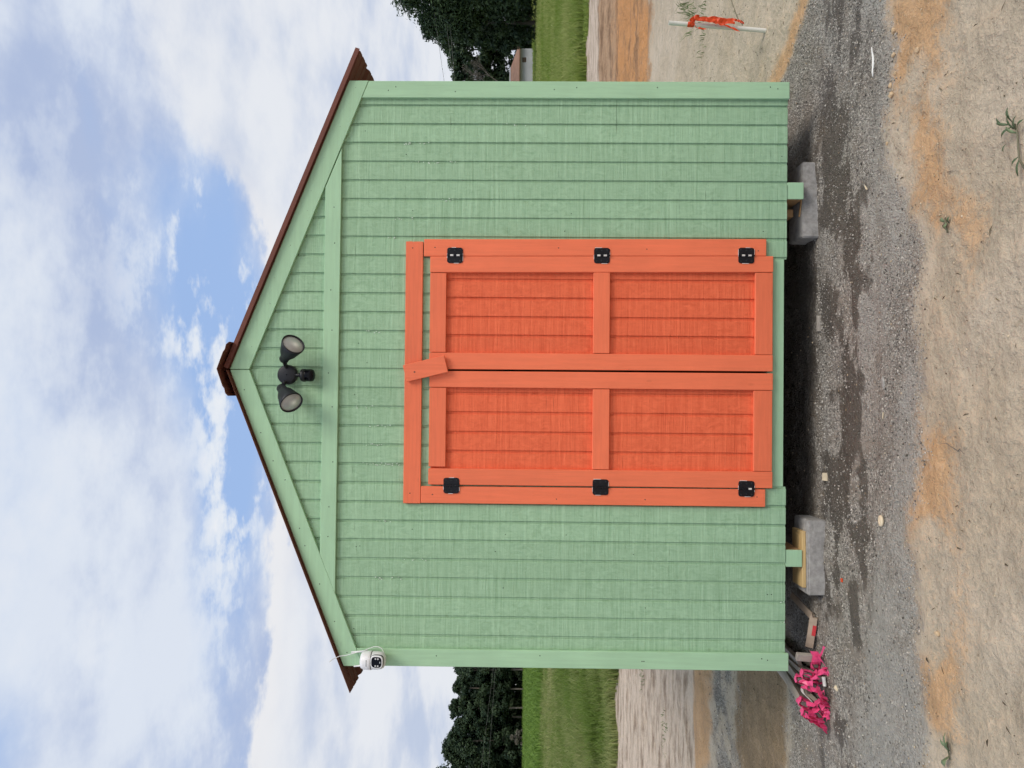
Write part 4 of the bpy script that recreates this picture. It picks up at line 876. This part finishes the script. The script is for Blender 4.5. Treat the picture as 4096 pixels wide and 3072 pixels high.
# ------------------------------------------------------------------ heap of survey laths with pink tape
def laths():
    G = 'pink-taped laths at the left corner'
    # x, z of the front end, front y, yaw, length, roll, where it lies
    spec = [(-1.586, 0.096, -0.04, 0.10, 0.75, 0.15, 'pink-taped lath end, uppermost of the heap\'s right half'),
            (-1.622, 0.120, -0.02, 0.02, 0.80, 0.10, 'pink-taped lath end at the very top of the heap'),
            (-1.640, 0.077, -0.05, -0.04, 0.85, 0.05, 'pink-taped lath end in the middle of the right half'),
            (-1.599, 0.036, -0.04, 0.16, 0.70, 1.05, 'pink-taped lath end low down beside the white pipe offcut'),
            (-1.745, 0.103, -0.02, -0.08, 0.80, 0.45, 'pink-taped lath end high in the heap\'s left half'),
            (-1.742, 0.028, -0.06, 0.06, 0.75, 0.85, 'pink-taped lath end resting on gravel in left half'),
            (-1.786, 0.040, -0.05, -0.12, 0.80, 1.0, 'pink-taped lath end under the left half\'s big tape loop'),
            (-1.806, 0.078, 0.00, -0.16, 0.85, 0.2, 'pink-taped lath end buried in tape near left end'),
            (-1.685, 0.070, 0.10, 0.03, 0.70, 0.3, 'dark lath end deep in the gap between both halves'),
            (-1.712, 0.045, 0.08, -0.03, 0.70, 1.2, 'low dark lath end in the gap beneath the white strip'),
            (-1.548, 0.030, 0.02, 0.22, 0.55, 1.5, 'pink-taped lath end low at the heap\'s right side'),
            (-1.845, 0.050, 0.05, -0.26, 0.85, 0.6, 'outermost lath of the heap on its far left')]
    for i, (x, z, y, yaw, Ln, roll, lb) in enumerate(spec):
        e = thing('survey_lath', lb, 'stake', (x, y, z), G)
        a = Vector((x, y, z)); bx = x - math.sin(yaw) * Ln; by = y + math.cos(yaw) * Ln; bz = gz(bx, by) + 0.015 + (0.03 if i % 3 == 0 else 0.008)
        ax = (Vector((bx, by, bz)) - a); M = frame(a, ax, (1, 0, 0)) @ Matrix.Rotation(roll, 4, 'Z')
        MB().box(-0.0105, 0.0105, -0.0185, 0.0185, 0.001, ax.length, M).build('lath', m_stake, e, bevel=0.0012)
        MB().box(-0.0108, 0.0108, -0.0188, 0.0188, -0.0015, 0.0008, M).build('sawn_end', m_stake_end, e)
        if i in (8, 9): continue
        mb = MB()                                                            # crumpled turns of tape round the end
        for r_ in range(2):
            n = 14; zt = 0.008 + r_ * 0.020
            for q in range(n):
                an = 2 * PI * q / n; cx = math.copysign(min(abs(math.cos(an)) * 1.5, 1), math.cos(an)) * (0.0150 + rnd.uniform(0, 0.006)); cy = math.copysign(min(abs(math.sin(an)) * 1.5, 1), math.sin(an)) * (0.0230 + rnd.uniform(0, 0.007))
                dz = rnd.uniform(-0.006, 0.006); mb.v += [tuple(M @ Vector((cx, cy, zt - 0.012 + dz))), tuple(M @ Vector((cx * 1.12, cy * 1.12, zt + dz))), tuple(M @ Vector((cx, cy, zt + 0.012 + dz)))]
            k = len(mb.v) - 3 * n
            for q in range(n):
                q2 = (q + 1) % n
                for s in (0, 1): mb.f.append((k + 3 * q + s, k + 3 * q2 + s, k + 3 * q2 + s + 1, k + 3 * q + s + 1))
        mb.build('tape_wrap', m_pink, e, solid=0.0006)
        for _ in range(2 if i % 2 else 1):                                    # loose tails hanging and crumpled
            mb = MB(); p = M @ Vector((rnd.uniform(-.012, .012), -0.018, 0.01)); d = Vector((rnd.uniform(-0.9, 0.9), rnd.uniform(-0.8, -0.1), rnd.uniform(-0.9, 0.1))).normalized(); P = [p]
            for s in range(6):
                d = (d + Vector((rnd.uniform(-.6, .6), rnd.uniform(-.4, .2), rnd.uniform(-.6, .25)))).normalized(); p = p + d * rnd.uniform(0.010, 0.018)
                p.z = max(p.z, gz(p.x, p.y) + 0.004); P.append(p.copy())
            mb.ribbon(P, [rnd.uniform(0.022, 0.042) for _ in P], [Vector((rnd.uniform(-1, 1), rnd.uniform(-.5, .5), rnd.uniform(-1, 1))) for _ in P]); mb.build('tape_tail', m_pink, e, solid=0.0006)
    # short stake leaning at the right of the heap, broad side to the camera
    e = thing('survey_lath', 'short upright lath face with pink tape right of the heap', 'stake', (-1.51, 0.0, 0.03), G)
    M = Matrix.Translation((-1.512, 0.02, 0.072)) @ Matrix.Rotation(0.06, 4, 'Y') @ Matrix.Rotation(-0.3, 4, 'Z')
    MB().box(-0.024, 0.017, -0.010, 0.012, -0.062, 0.062, M).build('lath', m_greywood, e, bevel=0.0015)
    mb = MB(); 
    for q in range(3): mb.ribbon([(-1.475, -0.0, 0.062 - q * .014), (-1.500, -0.004 - q * .004, 0.050 - q * .012), (-1.528, -0.006, 0.056 - q * .016), (-1.545, 0.005, 0.050 - q * .016)], 0.016, (0.2, 0.1, 1))
    mb.ribbon([(-1.505, -0.012, 0.04), (-1.49, -0.03, 0.034), (-1.47, -0.045, 0.028), (-1.445, -0.055, 0.024), (-1.428, -0.06, 0.020)], [0.022, 0.018, 0.010, 0.008, 0.014], (0.5, 0.5, 1))
    mb.ribbon([(-1.495, -0.02, 0.038), (-1.502, -0.05, 0.030), (-1.52, -0.075, 0.022), (-1.54, -0.085, 0.012), (-1.56, -0.09, 0.008)], [0.035, 0.038, 0.03, 0.02, 0.014], (1, 0.4, 0.5))
    mb.build('tape_wrap', m_pink, e, solid=0.0006)
    # big loose swathes of tape over the heap
    for lb, P, W in (('large crumpled swathe of pink tape over the heap\'s left half', [(-1.765, -.05, .085), (-1.785, -.07, .09), (-1.805, -.075, .078), (-1.82, -.07, .062), (-1.838, -.06, .05), (-1.85, -.05, .03), (-1.855, -.05, .014)], [.03, .05, .06, .05, .045, .03, .02]),
                     ('crumpled swathe of pink tape over the heap\'s right half', [(-1.645, -.06, .052), (-1.662, -.085, .05), (-1.68, -.09, .036), (-1.70, -.095, .030), (-1.715, -.09, .020), (-1.73, -.09, .012)], [.02, .035, .05, .055, .045, .03]),
                     ('pink tape tail drooping to the gravel at far left', [(-1.79, -.075, .05), (-1.815, -.09, .042), (-1.84, -.095, .03), (-1.865, -.09, .016)], [.04, .05, .03, .014]),
                     ('narrow pink streamer strung along the heap\'s front', [(-1.63, -.075, .06), (-1.655, -.095, .05), (-1.69, -.10, .056), (-1.715, -.10, .045)], [.018, .022, .02, .024])):
        Q = []
        for a, b_ in zip(P, P[1:]):
            for s in range(3): Q.append(Vector(a).lerp(Vector(b_), s / 3) + Vector((rnd.uniform(-.003, .003), rnd.uniform(-.008, .008), rnd.uniform(-.004, .004))))
        Q.append(Vector(P[-1])); Wd = [np.interp(k / (len(Q) - 1), np.linspace(0, 1, len(W)), W) for k in range(len(Q))]
        mb = MB(); mb.ribbon(Q, [float(q) for q in Wd], [Vector((0.35, -0.5 + rnd.uniform(-.5, .5), 1 + rnd.uniform(-.3, .3))) for _ in Q])
        tag(mb.build('flagging_tape', m_pink, solid=0.0006), lb, 'tape', 'loose pink tape')
    # longer laths running back beside the shed
    for x0, y0, x1, y1, zt, lb in ((-1.80, 0.05, -1.735, 0.95, 0.05, 'long grey lath running back along the heap\'s left edge'), (-1.66, 0.04, -1.80, 0.72, 0.075, 'grey lath slanting back behind the top lath ends'), (-1.575, 0.10, -1.60, 0.60, 0.085, 'grey lath close to the shed corner behind the heap')):
        a = Vector((x0, y0, zt)); b_ = Vector((x1, y1, gz(x1, y1) + 0.045)); M = frame(a, b_ - a, (1, 0, 0)) @ Matrix.Rotation(1.3, 4, 'Z')
        tag(MB().box(-0.0105, 0.0105, -0.019, 0.019, 0, (b_ - a).length, M).build('survey_lath', m_stake, bevel=0.0012), lb, 'stake', G)
    # broken lath with red paint
    e = thing('broken_lath', 'snapped lath with red painted band beside the left block', 'stake', (-1.31, 0.08, 0))
    a, k, c = Vector((-1.262, 0.30, 0.055)), Vector((-1.318, 0.065, 0.026)), Vector((-1.485, 0.10, 0.035))
    M1 = frame(a, k - a, (0.3, 0, 1)); MB().box(-0.005, 0.005, -0.017, 0.017, 0, (k - a).length, M1).build('broken_piece', m_broken, e, bevel=0.001)
    M2 = frame(k + Vector((0, -0.004, 0)), c - k, (0.1, 0.45, 1)); Lc = (c - k).length
    p2 = MB().box(-0.020, 0.020, -0.009, 0.009, -0.004, Lc, M2); p2.add([M2 @ Vector(q) for q in ((0.02, -.009, -.004), (0.02, .009, -.004), (0.012, .009, -.03), (0.004, .009, -.004), (0.004, -.009, -.004), (0.012, -.009, -.026))], [(0, 1, 2, 5), (2, 3, 4, 5), (0, 5, 4), (1, 3, 2)])
    po = p2.build('broken_piece', m_broken, e, bevel=0.001)
    MB().box(-0.0206, -0.002, -0.0096, 0.0096, 0.038, 0.098, M2).build('painted_band', m_redpaint, po)
    # white plastic pieces
    P = [(-1.654, -0.045, 0.128), (-1.664, -0.055, 0.131), (-1.676, -0.060, 0.124), (-1.690, -0.065, 0.108), (-1.705, -0.068, 0.092), (-1.715, -0.068, 0.082)]
    tag(MB().ribbon(P, [0.014, 0.018, 0.017, 0.013, 0.009, 0.004], (0.6, 0.1, 1)).build('plastic_strip', m_pvc, solid=0.001), 'curved white plastic strip sticking out of the lath heap', 'plastic strip')
    tag(MB().tube([(-1.588, -0.055, 0.021), (-1.632, -0.06, 0.016)], 0.0095, 12).build('pipe_offcut', m_pvc, smooth=False), 'short white pipe offcut at the foot of the heap', 'pipe')
laths()

# ------------------------------------------------------------------ odds and ends on the ground
def lump(name, label, cat, mat, c, size, seed, rz=0.0, group=None):
    r = random.Random(seed); bm = bmesh.new(); bmesh.ops.create_icosphere(bm, subdivisions=2, radius=1)
    M = Matrix.Rotation(rz, 3, 'Z')
    for v in bm.verts:
        q = v.co * (1 + 0.22 * math.sin(v.co.x * 3 + seed) * math.cos(v.co.y * 4 + seed) + r.uniform(-.06, .06)); v.co = M @ Vector((q.x * size[0], q.y * size[1], q.z * size[2])) + Vector((c[0], c[1], gz(*c) + size[2] * 0.45))
    me = bpy.data.meshes.new(name); bm.to_mesh(me); bm.free(); return tag(link(name, me, mat), label, cat, group)
def chunk(name, label, cat, mat, poly, c, rz, th, tilt=0.0):
    M = Matrix.Translation((c[0], c[1], gz(*c) + 0.001)) @ Matrix.Rotation(rz, 4, 'Z') @ Matrix.Rotation(tilt, 4, 'X')
    n = len(poly); mb = MB(); mb.add([M @ Vector((a, b_, 0)) for a, b_ in poly] + [M @ Vector((a, b_, th)) for a, b_ in poly], [tuple(range(n))[::-1], tuple(range(n, 2 * n))] + [(i, (i + 1) % n, n + (i + 1) % n, n + i) for i in range(n)])
    return tag(mb.build(name, mat, bevel=0.001), label, cat)
def debris():
    pts = [(1.497, -0.505), (1.47, -0.520), (1.44, -0.528), (1.41, -0.531), (1.37, -0.528), (1.352, -0.526)]
    mb = MB(); mb.tube([(a, b_, gz(a, b_) + 0.005) for a, b_ in pts], [0.003, 0.004, 0.0058, 0.0055, 0.0045, 0.002], 6)
    tag(mb.build('plastic_sliver', m_pvc), 'long white sliver lying on the dusty gravel at right', 'sliver')
    chunk('wood_chip', 'grey brown wood offcut below the doors\' right half', 'wood chip', m_greywood, [(-0.045, -0.018), (0.04, -0.016), (0.045, 0.010), (-0.042, 0.014)], (0.27, 0.055), 0.05, 0.012)
    chunk('wood_chip', 'cream square of cut wood below the left door', 'wood chip', m_chipwood, [(-0.024, -0.016), (0.018, -0.024), (0.024, 0.016), (-0.016, 0.026)], (-0.55, -0.01), 0.25, 0.010, 0.15)
    sl = MB().lathe([(0, 0.0), (0.022, 0.0), (0.026, 0.005), (0.023, 0.012), (0.013, 0.0125), (0.011, 0.009), (0.005, 0.0095), (0.004, 0.012), (0, 0.012)], Matrix.Translation((-0.672, -0.625, gz(-0.672, -0.625))) @ Matrix.Rotation(-0.2, 4, 'X'), 18)
    tag(sl.build('wood_slice', m_chipwood, smooth=True), 'round tan wood knot slice on dusty gravel', 'wood slice')
    chunk('wood_chip', 'pale splinter on gravel near the right orange soil', 'wood chip', m_chipwood, [(-0.024, -0.004), (0.022, -0.003), (0.026, 0.003), (-0.020, 0.004)], (0.865, -0.445), 0.7, 0.005)
    chunk('plastic_scrap', 'bright orange scrap on gravel in front of the left block', 'scrap', m_flag, [(-0.010, -0.007), (0.009, -0.008), (0.010, 0.007), (-0.009, 0.008)], (-1.042, -0.215), 0.3, 0.006)
    chunk('wood_chip', 'orange-tan shaving on the dust before the left door', 'wood chip', m_chipwood, [(-0.003, -0.014), (0.003, -0.013), (0.004, 0.012), (-0.002, 0.016)], (-0.205, -0.60), 1.4, 0.004)
    lump('stone', 'yellowish stone on gravel before the lath heap', 'stone', m_chipwood, (-1.60, -0.165), (0.013, 0.020, 0.008), 3)
    lump('stone', 'flat grey stone in the dust before the left door', 'stone', simple('grey_stone', (0.30, 0.29, 0.265), 0.9, 0.15, 40), (-0.06, -0.62), (0.030, 0.014, 0.006), 5, 0.3)
    m_st = simple('tan_stone', (0.52, 0.38, 0.23), 0.9, 0.15, 50, bstr=0.3)
    for i, (x, y, s, lb) in enumerate(((1.471, -0.709, 0.014, 'largest tan stone in the orange soil at right edge'), (1.296, -0.895, 0.014, 'rounded tan stone at the outer border of orange soil'), (1.365, -0.706, 0.012, 'tan stone on the gravel side of the orange soil'), (1.241, -0.685, 0.012, 'cream stone left of the white sliver'),
                                         (1.195, -0.696, 0.016, 'brown clod beside the dusty gravel at right'), (1.281, -0.717, 0.009, 'small bright stone by the white sliver'), (0.997, -0.655, 0.009, 'small tan stone at the dust\'s edge, right half'), (-1.028, -1.043, 0.013, 'grey-tan stone in the sand at lower left'))):
        lump('stone', lb, 'stone', m_st, (x, y), (s, s * 0.8, s * 0.6), 11 + i, i * 1.1, 'stones in the soil')
    for (x, y, a, Ln, lb) in ((1.62, -1.28, 2.0, 0.22, 'curved dark twig on the sand at far right'), (-0.31, -1.13, 1.35, 0.13, 'thin dark twig on the sand before the left door'), (-0.11, -0.70, 0.1, 0.07, 'straight dark twig lying in the dust')):
        mb = MB(); P = [(x + math.cos(a) * Ln * (k / 6 - .5) + rnd.uniform(-.012, .012), y + math.sin(a) * Ln * (k / 6 - .5) + rnd.uniform(-.012, .012)) for k in range(7)]
        mb.tube([(p, q, gz(p, q) + 0.002) for p, q in P], [0.0006, 0.0011, 0.0014, 0.0013, 0.0012, 0.0009, 0.0004], 5); tag(mb.build('twig', m_stake_end), lb, 'twig', 'twigs on the sand')
debris()

# ------------------------------------------------------------------ weeds
def leafmesh(base, d, Ln, wd, curl, up, n=5):
    d = Vector(d).normalized(); side = d.cross(Vector((0, 0, 1))).normalized(); P = []; W = []
    for k in range(n):
        q = k / (n - 1); P.append(Vector(base) + d * Ln * q + Vector((0, 0, up * math.sin(q * PI * 0.8))) + side * curl * q * q); W.append(wd * (math.sin(PI * min(0.97, 0.08 + q * 0.9)) ** 0.8))
    return P, W, side
def weed(name, label, leaves_, stem, cat='plant', r=0.003):
    kw = 1.05 if name == 'fallen_sprig' else 0.72
    e = thing(name, label, cat, stem[0])
    MB().tube(stem, r, 6).build('stem', m_weed_stem, e, smooth=True)
    for base, d, Ln, wd, curl, up in leaves_:
        P, W, s = leafmesh(base, d, Ln * 0.85, wd * kw, curl, up); MB().ribbon(P, W, [s + Vector((0, 0, rnd.uniform(-.4, .4))) for _ in P]).build('leaf', rnd.choice(WL), e, smooth=True, solid=0.0006)
m_weed_stem = simple('weed_stem', (0.16, 0.15, 0.09), 0.7, 0.15, 40)
WL = [simple('weed_leaf_light', (0.15, 0.20, 0.095), 0.55, 0.2, 60), simple('weed_leaf_dark', (0.070, 0.105, 0.045), 0.6, 0.2, 60)]
def weeds():
    z = gz(0.75, -1.480) + 0.006
    st = [(0.60, -1.530, z), (0.645, -1.508, z + .006), (0.69, -1.500, z + .004), (0.735, -1.498, z + .006), (0.765, -1.495, z + .012)]
    lf = [((0.645, -1.506, z + .006), (-1, -0.35, 0), 0.065, 0.017, 0.012, 0.012), ((0.655, -1.502, z + .006), (-0.75, 0.6, 0), 0.036, 0.012, 0, 0.01),
          ((0.735, -1.496, z + .008), (0.5, 0.8, 0), 0.060, 0.016, 0.01, 0.012), ((0.745, -1.496, z + .01), (0.9, -0.3, 0), 0.050, 0.018, 0, 0.014), ((0.75, -1.490, z + .012), (0.9, 0.35, 0), 0.070, 0.014, 0.01, 0.016),
          ((0.76, -1.480, z + .012), (-0.25, 1, 0), 0.050, 0.013, -0.01, 0.012), ((0.77, -1.475, z + .014), (0.3, 1, 0), 0.064, 0.014, 0.012, 0.018), ((0.775, -1.485, z + .014), (1, 0.15, 0), 0.060, 0.013, 0, 0.014), ((0.75, -1.505, z + .01), (0.3, -1, 0), 0.045, 0.016, 0, 0.012),
          ((0.79, -1.430, z + .012), (0.8, 0.5, 0), 0.035, 0.009, 0, 0.008), ((0.715, -1.448, z + .01), (-0.9, 0.1, 0), 0.030, 0.008, 0, 0.008)]
    weed('creeping_weed', 'green creeping weed on sand at the right front', lf, st)
    z = gz(-1.45, -1.12) + 0.006; c = (-1.448, -1.12)
    weed('fallen_sprig', 'dark green curled leaf sprig on sand at lower left', [((c[0] + .01, c[1] + .0, z), (0.9, 0.35, 0), 0.075, 0.020, 0.012, 0.016), ((c[0], c[1] - .006, z), (0.9, -0.1, 0), 0.055, 0.018, -0.008, 0.018), ((c[0] - .01, c[1], z + .004), (-0.8, -0.1, 0), 0.045, 0.026, 0.01, 0.02), ((c[0] + .02, c[1] + .012, z + .003), (0.5, 0.9, 0), 0.040, 0.014, 0, 0.012)],
         [(c[0] - .02, c[1], z), (c[0] + .01, c[1] + .002, z + .004), (c[0] + .04, c[1] + .01, z + .003)])
    z = gz(0.53, -1.1) + 0.005
    weed('fallen_sprig', 'small dark leaf sprig on sand right of centre', [((0.545, -1.09, z), (0.6, 0.8, 0), 0.03, 0.013, 0.008, 0.01), ((0.54, -1.10, z), (-0.9, -0.2, 0), 0.035, 0.016, 0, 0.012), ((0.535, -1.11, z), (0.9, -0.5, 0), 0.03, 0.012, 0, 0.008)], [(0.50, -1.105, z), (0.53, -1.10, z + .003), (0.56, -1.085, z)])
    z = gz(2.30, 0.86)
    for x, y, n, h, lb, nm in ((2.72, 1.42, 12, 0.16, 'wiry seedling beside the stake at the right edge', 'seedling'), (3.62, 3.0, 70, 0.12, 'green grass tuft on sand behind the stake', 'grass_tuft'), (3.18, 2.60, 40, 0.07, 'small grass tuft between stake and shed', 'grass_tuft'), (3.95, 3.25, 80, 0.15, 'green grass tuft at the right frame edge', 'grass_tuft'),
                               (-3.75, 5.6, 70, 0.045, 'green tuft on pale sand left, nearer the camera', 'grass_tuft'), (-3.85, 4.1, 60, 0.04, 'green tuft on pale sand near the left frame edge', 'grass_tuft')):
        if nm == 'seedling':
            zz = gz(x, y); weed(nm, lb, [((x + .03 * k - .1, y, zz + .02 * k), (rnd.uniform(-1, 1), rnd.uniform(-1, .2), 0), 0.05, 0.008, 0.01, 0.02) for k in range(6)], [(x - .13, y, zz), (x - .06, y, zz + .05), (x, y, zz + .07), (x + .09, y - .02, zz + .11)], 'plant', 0.0025); continue
        a = rs.rand(n) * 2 * PI; rr = 0.07 * np.sqrt(rs.rand(n)) * (1 + 1.2 * (n > 30)); P = np.stack([x + rr * np.cos(a) * 1.8, y + rr * np.sin(a), np.full(n, gz(x, y) - 0.005)], 1)
        o = blades(nm, P, h * (0.5 + 0.6 * rs.rand(n)), np.full(n, 0.008), np.clip(rs.normal(0.3, 0.2, n), 0, 1), m_weed, lb, 0.9, 0.6); (o.pop('kind') if x > 0 else None); o['category'] = 'grass tuft'; o['group'] = 'grass tufts on the sand'
weeds()

for o in bpy.data.objects:
    if '_world' in o: del o['_world']
